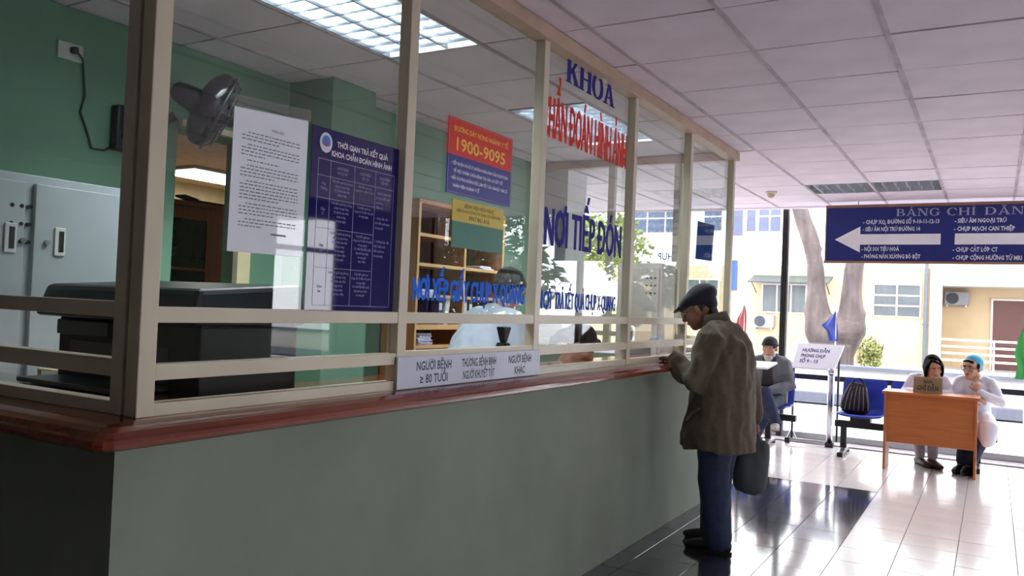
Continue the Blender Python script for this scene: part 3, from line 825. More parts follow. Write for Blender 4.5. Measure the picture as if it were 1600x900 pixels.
MB().box(-0.06, 0.0, PYD - 0.06, PYD, 0, 2.34).box(0.0, 1.8, PYD - 0.06, PYD, 2.28, 2.34).build('door_frame', m_cream2, b)
r = emp('porch_railing', (2, BY, 0), 'white porch railing with four bars before the brown door', 'railing')
for z in (0.28, 0.5, 0.72, 0.94): MB().box(-1.42, 6, BY + 0.1, BY + 0.16, z - 0.035, z + 0.035).build('bar', m_cream2, r)
for x in (0.05, 2.2, 4.4): MB().box(x - 0.03, x + 0.03, BY + 0.16, BY + 0.22, 0, 0.97).build('post', m_cream2, r)
def ac(x, y, z, w, label):
    a = emp('air_conditioner', (x, y, z), label, 'air conditioner'); h = w * 0.64
    MB().box(x - w / 2, x + w / 2, y - 0.3, y - 0.02, z, z + h).build('casing', M('ac_casing', (130, 130, 136), 0.5), a, bevel=0.02)
    g = MB()
    c = (x - w * 0.17, y - 0.31, z + h / 2)
    for k in range(1, 5): g.torus(c, h * 0.1 * k, 0.008, (0, 1, 0), 20, 5)
    g.build('fan_grille', M('ac_grille', (60, 62, 68), 0.5), a)
    disc(MB(), 0, 0, 0, h * 0.4, h * 0.4, 20).xform(Matrix.Translation((c[0], y - 0.302, c[2])) @ Matrix.Rotation(math.pi / 2, 4, 'Z')).build('fan_opening', M('ac_dark', (62, 66, 76), 0.6), a)
    MB().box(x - w * 0.42, x - w * 0.36, y - 0.3, y, z - 0.05, z).box(x + w * 0.36, x + w * 0.42, y - 0.3, y, z - 0.05, z).build('bracket', m_steel, a)
ac(-7.05, BY, 1.03, 0.72, 'white air conditioner unit below the awning window outside')
ac(-1.07, PYD, 2.08, 0.72, 'white air conditioner unit on the porch wall left of the brown door')
# big forked tree
TY_ = 16.2
def tp(x, z): return (x * 1.08, TY_, 1.46 + (z - 1.46) * 1.08)
t = emp('forked_tree', tp(-2.2, 0.1), 'large grey-barked tree with a forked trunk in the yard outside', 'tree')
m_bark = M('grey_bark', (88, 76, 74), 0.9, var=0.22, scale=3, stretch=(3, 3, 0.8), bump=0.6)
mb = MB()
mb.loft([tp(-2.2, 0.0), tp(-2.2, 0.5), tp(-2.32, 0.98), tp(-2.36, 1.2)], [0.25, 0.22, 0.29, (0.47, 0.36)], (1, 0, 0), 16)
mb.loft([tp(-2.5, 0.95), tp(-2.6, 1.25), tp(-2.65, 1.62), tp(-2.67, 2.0), tp(-2.70, 2.4), tp(-2.76, 2.75), tp(-2.9, 3.1), tp(-3.02, 3.45), tp(-3.3, 4.2), tp(-3.9, 5.4)], [0.24, 0.27, 0.22, 0.155, 0.15, 0.155, 0.15, 0.15, 0.14, 0.08], (1, 0, 0), 14)
mb.loft([tp(-2.15, 0.95), tp(-2.08, 1.3), tp(-2.09, 1.62), tp(-2.09, 2.0), tp(-2.05, 2.5), tp(-1.98, 3.2), tp(-1.7, 4.4), tp(-1.2, 5.6)], [0.2, 0.26, 0.21, 0.165, 0.155, 0.16, 0.14, 0.08], (1, 0, 0), 14)
mb.loft([tp(-2.05, 1.5), tp(-1.92, 1.55)], [0.17, 0.09], (0, 1, 0), 10)
mb.loft([tp(-2.68, 1.5), tp(-2.83, 1.6)], [0.17, 0.09], (0, 1, 0), 10)
mb.loft([tp(-2.66, 2.66), tp(-2.84, 2.76)], [0.1, 0.05], (0, 1, 0), 10)
remesh('trunk', mb, 0.045, m_bark, t, 3, folds(0.03, (3, 3, 1.2)), local=False)
def leaves(name, mat, cs, n, size, parent, seed=1):
    r_ = random.Random(seed); vs = []; fs = []
    for k in range(n):
        c, rr = r_.choice(cs)
        d = V((r_.gauss(0, 1), r_.gauss(0, 1), r_.gauss(0, 1))).normalized() * (r_.random() ** 0.4)
        p = V(c) + V((d.x * rr[0], d.y * rr[1], d.z * rr[2]))
        a = V((r_.gauss(0, 1), r_.gauss(0, 1), r_.gauss(0, 0.6))).normalized() * size * r_.uniform(0.6, 1.3); q = a.orthogonal().normalized() * a.length * 0.45
        i = len(vs)
        vs += [p - a, p + q, p + a, p - q]; fs.append((i, i + 1, i + 2, i + 3))
    o = MB().add(vs, fs).build(name, mat, parent)
    o['kind'] = 'stuff'
    return o
m_leaf = M('green_leaves', (58, 76, 34), 0.7, var=0.3, scale=2)
m_leaf2 = M('yellow_green_leaves', (112, 120, 52), 0.7, var=0.2, scale=2)
leaves('foliage', m_leaf, [((-4.6, 17, 7.2), (1.8, 1.6, 1.2)), ((-1.0, 17, 7.8), (1.8, 1.6, 1.2)), ((-2.8, 17, 8.2), (1.6, 1.6, 1.0))], 2200, 0.11, t, 4)
t = emp('yard_shrub', (-1.75 * 1.06, 15.8, 0.3), 'yellow-green leafy shrub at the foot of the forked tree', 'shrub')
leaves('leaf_mass', m_leaf2, [((-1.86, 15.8, 0.85), (0.22, 0.2, 0.3))], 420, 0.045, t, 5)
mb = MB()
for k in range(7): mb.tube([(-1.86 + 0.02 * k - 0.06, 15.8, 0.2), (-1.86 + 0.07 * (k - 3), 15.8 + 0.03 * (k % 3), 1.05)], 0.008, 5)
mb.build('stems', m_bark, t)
def tree(x, y, h, rad, label, seed, mat=m_leaf, nl=2600, size=0.13, low=0.55):
    t = emp('yard_tree', (x, y, 0), label, 'tree', 'trees at the edge of the yard')
    MB().loft([(x, y, -0.1), (x + 0.1, y, h * 0.35), (x, y, h * 0.7)], [0.22, 0.16, 0.08], n=10).build('trunk', m_bark, t, True)
    r_ = random.Random(seed); cs = []
    for k in range(6):
        a = r_.uniform(0, 6.28)
        cs.append(((x + math.cos(a) * rad * 0.5, y + math.sin(a) * rad * 0.5, h * (low + (0.95 - low) * r_.random())), (rad * 0.55, rad * 0.55, rad * 0.42)))
    leaves('foliage', mat, cs, nl, size, t, seed)
tree(-11.5, 24, 5.0, 2.2, 'yellow-green tree seen through the lettered booth glass', 11, m_leaf2)
tree(-20.5, 30, 6.5, 3.0, 'tree in the yard far to the left of the building', 12)
m_leaf3 = M('dark_green_leaves', (40, 52, 26), 0.7, var=0.35, scale=2)
tree(8.2, 18.0, 5.6, 2.6, 'dark leafy tree in the yard to the right, seen mirrored in the booth glass', 13, m_leaf3, 4200, 0.17, 0.22)
tree(4.6, 22.5, 6.2, 1.8, 'slender dark tree right of the porch', 16, m_leaf3, 3200, 0.17, 0.25)
tree(12, 22, 7.5, 3.0, 'tall tree at the right end of the yard', 14)
tree(11, 11.5, 6.0, 2.2, 'tree outside the side door, seen mirrored in the glass', 15)
# pennants on thin staffs
def pennant(x, y, ztop, pts, c, label, name):
    t = emp('pennant_flag', (x, y, -0.03), label, 'flag')
    MB().tube([(x, y, -0.03), (x, y, ztop)], 0.008, 6).build('staff', m_wplast, t)
    m = M(name, c, 0.6, var=0.12, scale=6, sheen=0.2)
    r_ = random.Random(len(label)); n = 8
    vs = []; fs = []
    for side in (0, 1):
        for (a, b, z) in pts:
            for k in range(n + 1):
                u = k / n
                vs.append((a + (b - a) * u, y + 0.02 * math.sin(u * 9 + z * 5) - 0.01 + side * 0.006, z))
    N = len(vs) // 2
    for i in range(len(pts) - 1):
        for k in range(n):
            q = (i * (n + 1) + k, i * (n + 1) + k + 1, (i + 1) * (n + 1) + k + 1, (i + 1) * (n + 1) + k)
            fs.append(q); fs.append(tuple(N + j for j in reversed(q)))
    MB().add(vs, fs).build('cloth', m, t, True)
pennant(-1.862, 12, 1.62, [(-1.88, -1.862, 1.56), (-1.96, -1.85, 1.44), (-2.05, -1.84, 1.36), (-1.97, -1.835, 1.28), (-1.94, -1.83, 1.15)], (20, 52, 150), 'blue pennant flag before the forked tree outside', 'flag_blue')
pennant(-3.12, 12, 2.1, [(-3.135, -3.11, 1.6), (-3.16, -3.09, 1.52), (-3.22, -3.085, 1.4), (-3.24, -3.09, 1.28), (-3.2, -3.09, 1.18)], (150, 26, 34), 'red pennant flag outside, behind the standing man', 'flag_red')
pennant(-4.2, 12, 1.9, [(-4.24, -4.2, 1.66), (-4.30, -4.19, 1.5), (-4.38, -4.19, 1.32), (-4.36, -4.2, 1.15)], (190, 60, 110), 'pink pennant flag seen through the far panes of the booth', 'flag_pink')
pennant(0.36, 12, 1.5, [(0.33, 0.40, 1.44), (0.28, 0.46, 1.3), (0.24, 0.5, 1.12), (0.28, 0.52, 0.95), (0.25, 0.5, 0.8)], (26, 118, 40), 'bright green pennant flag outside at the right edge of the photo', 'flag_green')

# ------------------------------------------------------------------ waiting area furniture
m_seat = M('blue_plastic', (30, 62, 178), 0.35, var=0.05)
def seat_mb(x0, x1, y0):
    prof = [(0.0, 0.435), (0.015, 0.448), (0.06, 0.452), (0.20, 0.438), (0.34, 0.436), (0.40, 0.455), (0.425, 0.50), (0.45, 0.62), (0.475, 0.78), (0.485, 0.81)]
    th = 0.012; nx = 8; mb = MB(); vs = []; N = len(prof)
    for s in (0, 1):
        for i, (y, z) in enumerate(prof):
            a = prof[max(0, i - 1)]; b = prof[min(N - 1, i + 1)]
            d = V((0, b[0] - a[0], b[1] - a[1])).normalized(); nn = V((0, d.z, -d.y))
            ins = 0.02 if i in (0, N - 1) else (0.006 if i in (1, N - 2) else 0)
            for k in range(nx + 1):
                u = k / nx; e = 0.018 * (2 * u - 1) ** 4
                x = x0 + 0.012 + ins + (x1 - x0 - 0.024 - 2 * ins) * u
                p = V((x, y0 + y, z)) + V((0, -0.6 * e if i > 5 else 0, e if i <= 5 else 0)) + nn * (th if s else 0)
                vs.append(p)
    W = nx + 1; fs = []
    for i in range(N - 1):
        for k in range(nx):
            fs.append((i * W + k, i * W + k + 1, (i + 1) * W + k + 1, (i + 1) * W + k))
            q = N * W
            fs.append((q + i * W + k, q + (i + 1) * W + k, q + (i + 1) * W + k + 1, q + i * W + k + 1))
    bd = [k for k in range(nx + 1)] + [i * W + nx for i in range(1, N)] + [(N - 1) * W + k for k in range(nx - 1, -1, -1)] + [i * W for i in range(N - 2, 0, -1)]
    for a, b in zip(bd, bd[1:] + bd[:1]): fs.append((a, N * W + a, N * W + b, b))
    return mb.add(vs, fs)
def bench(x0, n, y0, label, legs):
    t = emp('waiting_bench', (x0 + n * 0.24, y0 + 0.25, 0), label, 'bench', 'blue beam benches by the windows')
    for k in range(n):
        s = seat_mb(x0 + 0.48 * k, x0 + 0.48 * (k + 1), y0).build('seat', m_seat, t, True)
        MB().box(x0 + 0.48 * k + 0.14, x0 + 0.48 * k + 0.34, y0 + 0.12, y0 + 0.3, 0.365, 0.432).build('seat_bracket', m_black, s)
    MB().box(x0 - 0.02 if legs[0] > x0 else x0, x0 + 0.48 * n + 0.06, y0 + 0.17, y0 + 0.25, 0.295, 0.365).build('beam', m_black, t, bevel=0.004)
    for x in legs:
        lg = MB().box(x - 0.03, x + 0.03, y0 + 0.18, y0 + 0.24, 0.07, 0.295).build('leg', m_black, t, bevel=0.003)
        MB().hexa([(x - 0.03, y0 - 0.02, 0.03), (x + 0.03, y0 - 0.02, 0.03), (x + 0.03, y0 + 0.46, 0.03), (x - 0.03, y0 + 0.46, 0.03)], [(x - 0.022, y0 + 0.0, 0.05), (x + 0.022, y0 + 0.0, 0.05), (x + 0.022, y0 + 0.44, 0.05), (x - 0.022, y0 + 0.44, 0.05)]).box(x - 0.022, x + 0.022, y0 + 0.16, y0 + 0.26, 0.05, 0.075).build('foot_bar', m_steel, lg)
        MB().box(x - 0.028, x + 0.028, y0 - 0.03, y0 + 0.02, 0, 0.045).box(x - 0.028, x + 0.028, y0 + 0.42, y0 + 0.47, 0, 0.045).build('foot_cap', m_black, lg)
    return t
bench(-3.36, 3, 9.30, 'blue waiting bench under the bearded man', (-3.1, -2.16))
bench(-1.43, 3, 9.30, 'blue waiting bench behind the brown desk holding a striped bag', (-1.36, -0.1))
# desk with its name plate
m_desk = wood('desk_laminate', (190, 112, 58), (176, 98, 48), 0.4, 'X', 0, 1.5)
t = emp('guide_desk', (-0.5, 9.05, 0), 'small orange-brown laminate desk standing before the blue bench', 'desk')
MB().box(-0.925, -0.085, 8.84, 9.24, 0.745, 0.77).build('tabletop', m_desk, t, bevel=0.003)
MB().box(-0.88, -0.125, 8.885, 8.905, 0.27, 0.745).build('front_panel', m_desk, t)
for x in (-0.905, -0.125): MB().box(x, x + 0.022, 8.87, 9.22, 0.0, 0.745).build('side_panel', m_desk, t, bevel=0.002)
t = emp('desk_sign', (-0.53, 8.95, 0.77), 'small brass-coloured name plate standing on the desk', 'sign')
m_brass = M('brass_plate', (150, 124, 88), 0.4, 0.0, var=0.06)
MB().prism([(-0.655, 8.93, 0.772), (-0.655, 9.02, 0.772), (-0.655, 8.985, 0.925), (-0.655, 8.975, 0.925)], (0.25, 0, 0)).build('plate', m_brass, t)
mb = MB(); vd = V((0, 0.045, 0.153)).normalized(); of = V((0, -0.0015, 0.0003))
write(mb, 'BÀN', V((-0.53, 8.93, 0.772)) + vd * 0.10 + of, Xv, vd, 0.075, 0.03, 0.02, 'c')
write(mb, 'CHỈ DẪN', V((-0.53, 8.93, 0.772)) + vd * 0.03 + of, Xv, vd, 0.185, 0.042, 0.03, 'c')
mb.build('plate_text', M('plate_dark', (44, 26, 18), 0.5), t)
# reading stands
def stand(x0, x1, y0, z0, z1, label, words, post=True, dy=0.26):
    t = emp('reading_stand', ((x0 + x1) / 2, y0 + dy / 2, 0), label, 'stand')
    sk = 0.06
    p = [V((x0, y0, z0)), V((x1, y0, z0)), V((x1 + sk, y0 + dy, z1)), V((x0 + sk * 0.3, y0 + dy, z1))]
    nn = (p[1] - p[0]).cross(p[3] - p[0]).normalized()
    MB().prism(p, nn * -0.02).build('board', M('white_board', (238, 240, 246), 0.35, var=0.01), t, bevel=0.003)
    if words:
        u = (p[1] - p[0]).normalized(); v = (p[3] - p[0]).normalized(); L = (p[3] - p[0]).length
        for s, k, wd in ((words[0], 0.66, 0.30), (words[1], 0.44, 0.27), (words[2], 0.22, 0.20)):
            write(MB(), s, p[0] + v * (L * k) + u * 0.07 + nn * 0.002, u, v, wd, 0.045, 0.03).build('text_line', M('stand_navy', (54, 58, 122), 0.5), t)
    if post:
        MB().tube([(x1 - 0.035, y0 + 0.03, 0.05), (x1 - 0.035, y0 + 0.03, z0 + 0.01)], 0.036, 16).tube([(x1 - 0.035, y0 + 0.03, z0 - 0.05), (x1 - 0.035, y0 + 0.03, z0)], 0.042, 16).build('post', m_chrome, t, True)
        MB().tube([(x0 + 0.02, y0 + 0.04, 0.04), (x0 + 0.02, y0 + 0.04, z0)], 0.012, 8).build('leg', m_black, t)
        MB().tube([(x1 + 0.01, y0 + dy - 0.03, 0.04), (x1 + 0.01, y0 + dy - 0.03, z1 - 0.04)], 0.012, 8).build('leg', m_black, t)
        MB().box(x0 - 0.03, x1, y0 + 0.02, y0 + 0.05, 0.03, 0.06).tube([(x0 + 0.02, y0 + 0.04, 0.16), (x0 + 0.07, y0 + 0.04, 0.05)], 0.01, 6).tube([(x0 + 0.02, y0 + 0.04, 0.16), (x0 - 0.03, y0 + 0.04, 0.05)], 0.01, 6).build('base_bar', m_steel, t)
        MB().box(x0 - 0.05, x0, y0, y0 + 0.07, 0, 0.06).box(x1 - 0.075, x1 + 0.01, y0 - 0.01, y0 + 0.07, 0, 0.05).build('foot', m_black, t)
    else:
        xc = x0 + 0.12
        MB().tube([(xc, y0 + 0.1, 0.02), (xc, y0 + 0.1, (z0 + z1) / 2 - 0.03)], 0.02, 10).build('post', m_black, t, True)
        MB().loft([(xc, y0 + 0.1, 0.0), (xc, y0 + 0.1, 0.02)], [0.13, 0.12], n=20, cap=False).build('base', m_black, t, True)
stand(-2.0, -1.53, 9.86, 0.88, 1.155, 'white tilted reading stand with dark letters on a chrome post', ('HƯỚNG DẪN', 'PHÒNG CHỤP', 'SỐ 9 - 13'))
stand(-2.38, -1.97, 8.55, 0.93, 0.985, 'white board on a stand half hidden behind the standing man', None, False, 0.18)
# striped bag on the seat
t = emp('striped_bag', (-1.27, 9.5, 0.445), 'black bag with pale pinstripes resting on the blue bench seat', 'bag')
m_bag = M('bag_black', (30, 26, 34), 0.7, var=0.1)
mb = MB()
mb.loft([(-1.26, 9.52, 0.50), (-1.255, 9.53, 0.56), (-1.25, 9.545, 0.66), (-1.24, 9.56, 0.73), (-1.235, 9.57, 0.76)], [(0.155, 0.07), (0.15, 0.08), (0.125, 0.06), (0.10, 0.035), (0.085, 0.018)], (1, 0, 0), 20)
remesh('bag_body', mb, 0.012, m_bag, t, 2, folds(0.006, (14, 14, 4)), local=False)
for k in range(7):
    u = -0.9 + 1.8 * k / 6
    pts = [(-1.26 + 0.155 * u, 9.455 + 0.03 * u * u, 0.49), (-1.255 + 0.148 * u, 9.447 + 0.035 * u * u, 0.56), (-1.25 + 0.123 * u, 9.482 + 0.03 * u * u, 0.66), (-1.24 + 0.098 * u, 9.524 + 0.015 * u * u, 0.735)]
    MB().tube(pts, 0.004, 6).build('stripe', M('bag_stripe', (150, 142, 150), 0.7), t)
for s in (-1, 1):
    MB().tube([(-1.30, 9.57 + 0.012 * s, 0.75), (-1.28, 9.56 + 0.02 * s, 0.81), (-1.23, 9.57 + 0.02 * s, 0.825), (-1.19, 9.57 + 0.015 * s, 0.80), (-1.175, 9.58 + 0.012 * s, 0.75)], 0.008, 8).build('handle', m_bag, t, True)

# ------------------------------------------------------------------ inside the booth
m_lock = M('locker_grey', (176, 186, 190), 0.45, var=0.03)
t = emp('metal_locker', (-3.48, 1.75, 0), 'pale grey steel locker against the green wall under the wall fan', 'locker')
lx = -3.28
MB().box(-3.68, lx - 0.02, 1.36, 2.25, 0.0, 1.90).build('body', m_lock, t, bevel=0.004)
for a, b, lab in ((1.365, 1.785, 0), (1.825, 2.245, 1)):
    d = MB().box(lx - 0.022, lx, a, b, 0.08, 1.865).build('door', m_lock, t, bevel=0.003)
    hy = a + 0.365 if lab == 0 else a + 0.10
    MB().box(lx, lx + 0.008, hy - 0.02, hy + 0.025, 1.585, 1.70).build('handle', m_wplast, d, bevel=0.003)
    MB().box(lx + 0.006, lx + 0.0095, hy - 0.004, hy + 0.016, 1.60, 1.685).build('handle_recess', m_black, d)
    MB().tube([(lx, hy + (0.05 if lab == 0 else -0.05), 1.635), (lx + 0.012, hy + (0.05 if lab == 0 else -0.05), 1.635)], 0.011, 12).build('lock', m_steel, d)
for r_ in range(3):
    for c_ in range(3):
        y = 1.735 + 0.037 * c_; z = 1.63 + 0.07 * r_
        if y > 1.78 and y < 1.83: y = 1.805
        MB().tube([(lx - 0.03, y, z), (lx + 0.002, y, z)], 0.008, 10).build('vent_hole', m_black, t)
t = emp('metal_locker', (-2.45, 6.2, 0), 'pale grey locker with punched vent holes near the far glass of the booth', 'locker')
MB().box(-2.62, -2.24, 6.12, 6.42, 0, 1.84).build('body', M('locker_beige', (206, 200, 192), 0.5), t, bevel=0.004)
MB().box(-2.60, -2.26, 6.10, 6.12, 0.06, 1.80).build('door', M('locker_beige', (206, 200, 192), 0.5), t, bevel=0.003)
for r_ in range(3):
    for c_ in range(3):
        MB().tube([(-2.36 + 0.035 * c_, 6.097, 1.60 + 0.06 * r_), (-2.36 + 0.035 * c_, 6.11, 1.60 + 0.06 * r_)], 0.008, 8).build('vent_hole', m_black, t)
# wall fan
t = emp('wall_fan', (-3.68, 2.43, 2.15), 'black wall fan with a round guard beside the corner post', 'fan')
MB().box(-3.70, -3.64, 2.39, 2.47, 2.13, 2.35).build('wall_bracket', m_bplast, t, bevel=0.012)
MB().tube([(-3.66, 2.43, 2.2), (-3.55, 2.50, 2.24), (-3.47, 2.58, 2.32)], 0.025, 10).build('arm', m_bplast, t, True)
fc = V((-3.33, 2.70, 2.355)); ax = V((0.438, 0.647, -0.342)).normalized()
MB().loft([fc - ax * 0.17, fc - ax * 0.06], [0.055, 0.07], n=18).build('motor', m_bplast, t, True)
g = MB()
g.torus(fc + ax * 0.02, 0.195, 0.008, ax, 40, 8)
g.torus(fc + ax * 0.055, 0.17, 0.003, ax, 36, 6); g.torus(fc + ax * 0.07, 0.11, 0.003, ax, 32, 6); g.torus(fc - ax * 0.045, 0.14, 0.003, ax, 32, 6)
u = ax.orthogonal().normalized(); w = ax.cross(u)
for k in range(36):
    q = 6.2832 * k / 36; d = u * math.cos(q) + w * math.sin(q)
    g.tube([fc + ax * 0.075 + d * 0.04, fc + ax * 0.065 + d * 0.13, fc + ax * 0.02 + d * 0.195, fc - ax * 0.04 + d * 0.15, fc - ax * 0.06 + d * 0.06], 0.0024, 5)
g.build('guard', m_bplast, t, True)
MB().loft([fc + ax * 0.07, fc + ax * 0.08], [0.045, 0.04], n=18).build('guard_badge', m_bplast, t, True)
m_blade = M('fan_blade', (46, 50, 60), 0.2)
for k in range(3):
    q = 6.2832 * k / 3; vs = []; fs = []
    for i in range(6):
        rr = 0.035 + 0.135 * i / 5
        for j in range(5):
            an = q + (j / 4 - 0.5) * (1.2 + 0.25 * math.sin(i)); d = u * math.cos(an) + w * math.sin(an)
            vs.append(fc + d * rr + ax * (0.025 * (j / 4 - 0.5)))
    for i in range(5):
        for j in range(4): fs.append((i * 5 + j, i * 5 + j + 1, i * 5 + j + 6, i * 5 + j + 5))
    N = len(vs); vs += [p + ax * 0.003 for p in vs]; fs += [tuple(N + x for x in reversed(f)) for f in fs]
    MB().add(vs, fs).build('blade', m_blade, t, True)
MB().ell(fc - ax * 0.02, (0.196, 0.196, 0.085), ax.to_track_quat('Z', 'Y').to_matrix()).build('back_shell', M('fan_shell', (22, 24, 28), 0.2), t, True)
t = emp('wall_socket', (-3.695, 2.18, 2.51), 'white wall socket with a black plug high on the green wall', 'socket')
MB().box(-3.70, -3.688, 2.115, 2.235, 2.505, 2.585).build('plate', M('socket_white', (206, 206, 200), 0.4), t, bevel=0.004)
MB().box(-3.688, -3.655, 2.168, 2.195, 2.535, 2.565).build('plug', m_black, t, bevel=0.006)
o = MB().tube([(-3.665, 2.185, 2.55), (-3.675, 2.225, 2.52), (-3.69, 2.245, 2.44), (-3.69, 2.255, 2.36), (-3.69, 2.235, 2.28), (-3.69, 2.27, 2.20), (-3.69, 2.30, 2.12), (-3.685, 2.36, 2.12), (-3.685, 2.40, 2.15)], 0.005, 6).build('fan_cord', m_black, None, True)
tag(o, 'thin black cord hanging from the wall socket down to the fan', 'cord')
# printer on the inner worktop
t = emp('worktop', (-2.9, 1.75, 0), 'cream inner worktop behind the near panes holding papers and the black printer', 'worktop')
MB().box(-3.24, -2.02, 1.40, 2.12, 1.075, 1.105).build('top', M('cream_laminate', (206, 202, 180), 0.4), t, bevel=0.003)
for x in (-3.22, -2.06): MB().box(x, x + 0.025, 1.42, 2.1, 0, 1.075).build('side_panel', M('cream_laminate'), t)
t = emp('printer', (-2.45, 1.85, 1.105), 'bulky black printer on the worktop behind the corner posts', 'printer')
m_pr = M('printer_black', (34, 40, 44), 0.4, var=0.05)
m_pr2 = M('printer_matte', (14, 15, 18), 0.6)
MB().box(-2.80, -2.06, 1.66, 2.06, 1.125, 1.36).build('body', m_pr2, t, bevel=0.01)
MB().hexa([(-2.86, 1.60, 1.36), (-2.03, 1.60, 1.36), (-2.03, 2.07, 1.36), (-2.86, 2.07, 1.36)], [(-2.84, 1.63, 1.47), (-2.04, 1.63, 1.47), (-2.04, 2.06, 1.50), (-2.84, 2.06, 1.50)]).build('lid', m_pr, t, bevel=0.018)
MB().box(-2.72, -2.2, 1.48, 1.68, 1.15, 1.165).build('paper_tray', m_pr, t, bevel=0.003)
MB().box(-2.78, -2.5, 1.64, 1.665, 1.30, 1.35).build('control_panel', m_pr, t, bevel=0.004)
MB().box(-2.72, -2.2, 1.655, 1.664, 1.17, 1.28).build('output_slot', m_pr, t)
for x in (-2.76, -2.12):
    for y in (1.7, 2.0): MB().tube([(x, y, 1.105), (x, y, 1.13)], 0.015, 8).build('foot', m_pr2, t)
for k, (x0, x1, y0, y1, a, c, nm, lab) in enumerate((
    (-2.62, -2.28, 1.40, 1.62, 0.05, (226, 222, 204), 'paper_sheet', 'white sheet of paper lying under the glass beside the left corner post'),
    (-2.98, -2.66, 1.41, 1.63, -0.08, (204, 196, 170), 'paper_sheet', 'cream sheet of paper lying farther left on the inner worktop'))):
    mt = Matrix.Translation(((x0 + x1) / 2, (y0 + y1) / 2, 0)) @ Matrix.Rotation(a, 4, 'Z')
    mb = MB()
    for q in range(4): mb.box(-(x1 - x0) / 2 + 0.003 * q, (x1 - x0) / 2 + 0.003 * q, -(y1 - y0) / 2, (y1 - y0) / 2, 1.1055 + 0.002 * q, 1.107 + 0.002 * q, mt=mt)
    tag(mb.build(nm, M('paper_%d' % k, c, 0.7), None), lab, 'paper')
t = emp('folder', (-2.95, 1.85, 1.105), 'cream folder lying flat on the worktop at the left edge of the photo', 'folder')
MB().box(-3.16, -2.88, 1.80, 2.06, 1.106, 1.111).box(-3.16, -2.88, 1.80, 2.055, 1.139, 1.144).box(-3.165, -3.16, 1.80, 2.06, 1.106, 1.144).build('cover', M('folder_cream', (196, 184, 144), 0.6), t)
MB().box(-3.155, -2.885, 1.81, 2.05, 1.111, 1.139).build('pages', m_paper, t)
# bookcase
m_bk = wood('bookcase_wood', (168, 112, 68), (148, 92, 52), 0.45, 'Z')
m_bkd = M('bookcase_back', (74, 44, 32), 0.5)
m_bke = M('bookcase_edge', (206, 166, 112), 0.45)
t = emp('bookcase', (-3.45, 4.92, 0), 'tall open wooden bookcase with pale edges at the back of the booth', 'bookcase')
bx0, bx1 = -3.59, -3.30
ya, yb, ym = 4.35, 5.46, 4.92
MB().box(bx0, bx0 + 0.012, ya, yb, 0.05, 2.12).build('back_panel', m_bkd, t)
for y in (ya, yb - 0.025): MB().box(bx0 + 0.012, bx1, y, y + 0.025, 0, 2.12).build('side_panel', m_bk, t)
MB().box(bx0, bx1 + 0.004, ya - 0.005, yb + 0.005, 2.12, 2.145).build('top', m_bk, t)
for z in (0.08, 0.45, 0.83, 1.155, 1.29, 1.50, 1.71, 1.91): MB().box(bx0 + 0.012, bx1 - 0.005, ya + 0.025, yb - 0.025, z - 0.01, z + 0.01).build('shelf', m_bk, t)
MB().box(bx0 + 0.012, bx1 - 0.004, ym - 0.01, ym + 0.01, 0.08, 2.12).build('divider', m_bk, t)
mb = MB()
for z in (1.155, 1.50, 1.71, 1.91, 2.13): mb.box(bx1 - 0.006, bx1 + 0.002, ya, yb, z - 0.011, z + 0.011)
for z in (1.29,): mb.box(bx1 - 0.006, bx1 + 0.003, ya, yb, z - 0.018, z + 0.018)
for y in (ya, ym - 0.011, yb - 0.022): mb.box(bx1 - 0.005, bx1 + 0.001, y, y + 0.022, 0.0, 2.14)
mb.build('pale_edging', m_bke, t)
def bx_item(name, label, cat, b, c, group=None, rz=0.0, ang=0.0):
    t = emp(name, ((b[0] + b[1]) / 2, (b[2] + b[3]) / 2, b[4]), label, cat, group)
    return t
# binders and paper piles
for y, c, lab, lean in ((4.66, (52, 46, 120), 'navy binder standing on the middle shelf of the bookcase', 0.0), (4.725, (226, 226, 230), 'white binder leaning against the navy binder on the bookcase', 0.14), (4.965, (222, 224, 236), 'white binder standing alone right of the bookcase divider', 0.0), (4.99 + 0.05, (80, 84, 110), 'grey binder beside the lone white binder on the bookcase', 0.0)):
    z0 = 1.301
    b = emp('binder', (-3.42, y, z0), lab, 'binder')
    mt = Matrix.Translation((-3.42, y, z0 + 0.006)) @ Matrix.Rotation(-lean, 4, 'X')
    cm = M('binder_%d_%d_%d' % c, c, 0.4)
    MB().box(-0.10, 0.105, -0.027, -0.024, 0, 0.185, mt=mt).box(-0.10, 0.105, 0.024, 0.027, 0, 0.185, mt=mt).box(0.102, 0.105, -0.027, 0.027, 0, 0.185, mt=mt).build('cover', cm, b)
    MB().box(-0.095, 0.10, -0.023, 0.023, 0.006, 0.178, mt=mt).build('pages', m_paper, b)
    MB().box(0.105, 0.1065, -0.016, 0.016, 0.1, 0.15, mt=mt).build('spine_label', m_white, b)
rn = random.Random(5)
for j, (y, z0, n_, lab) in enumerate(((4.50, 1.166, 9, 'stack of white and lilac papers low in the bookcase beside the post'), (4.50, 1.511, 4, 'thin stack of papers on the upper left shelf of the bookcase'), (5.25, 1.721, 3, 'thin stack of papers on the upper right shelf of the bookcase'))):
    b = emp('paper_stack', (-3.42, y, z0), lab, 'papers')
    for k in range(n_):
        mt = Matrix.Translation((-3.42 + rn.uniform(-0.01, 0.01), y + rn.uniform(-0.012, 0.012), z0 + 0.009 * k)) @ Matrix.Rotation(rn.uniform(-0.1, 0.1), 4, 'Z')
        MB().box(-0.1, 0.1, -0.075, 0.075, 0.0005, 0.0085, mt=mt).build('sheaf', (m_paper, M('lilac_paper', (186, 184, 214), 0.7))[k % 2], b)
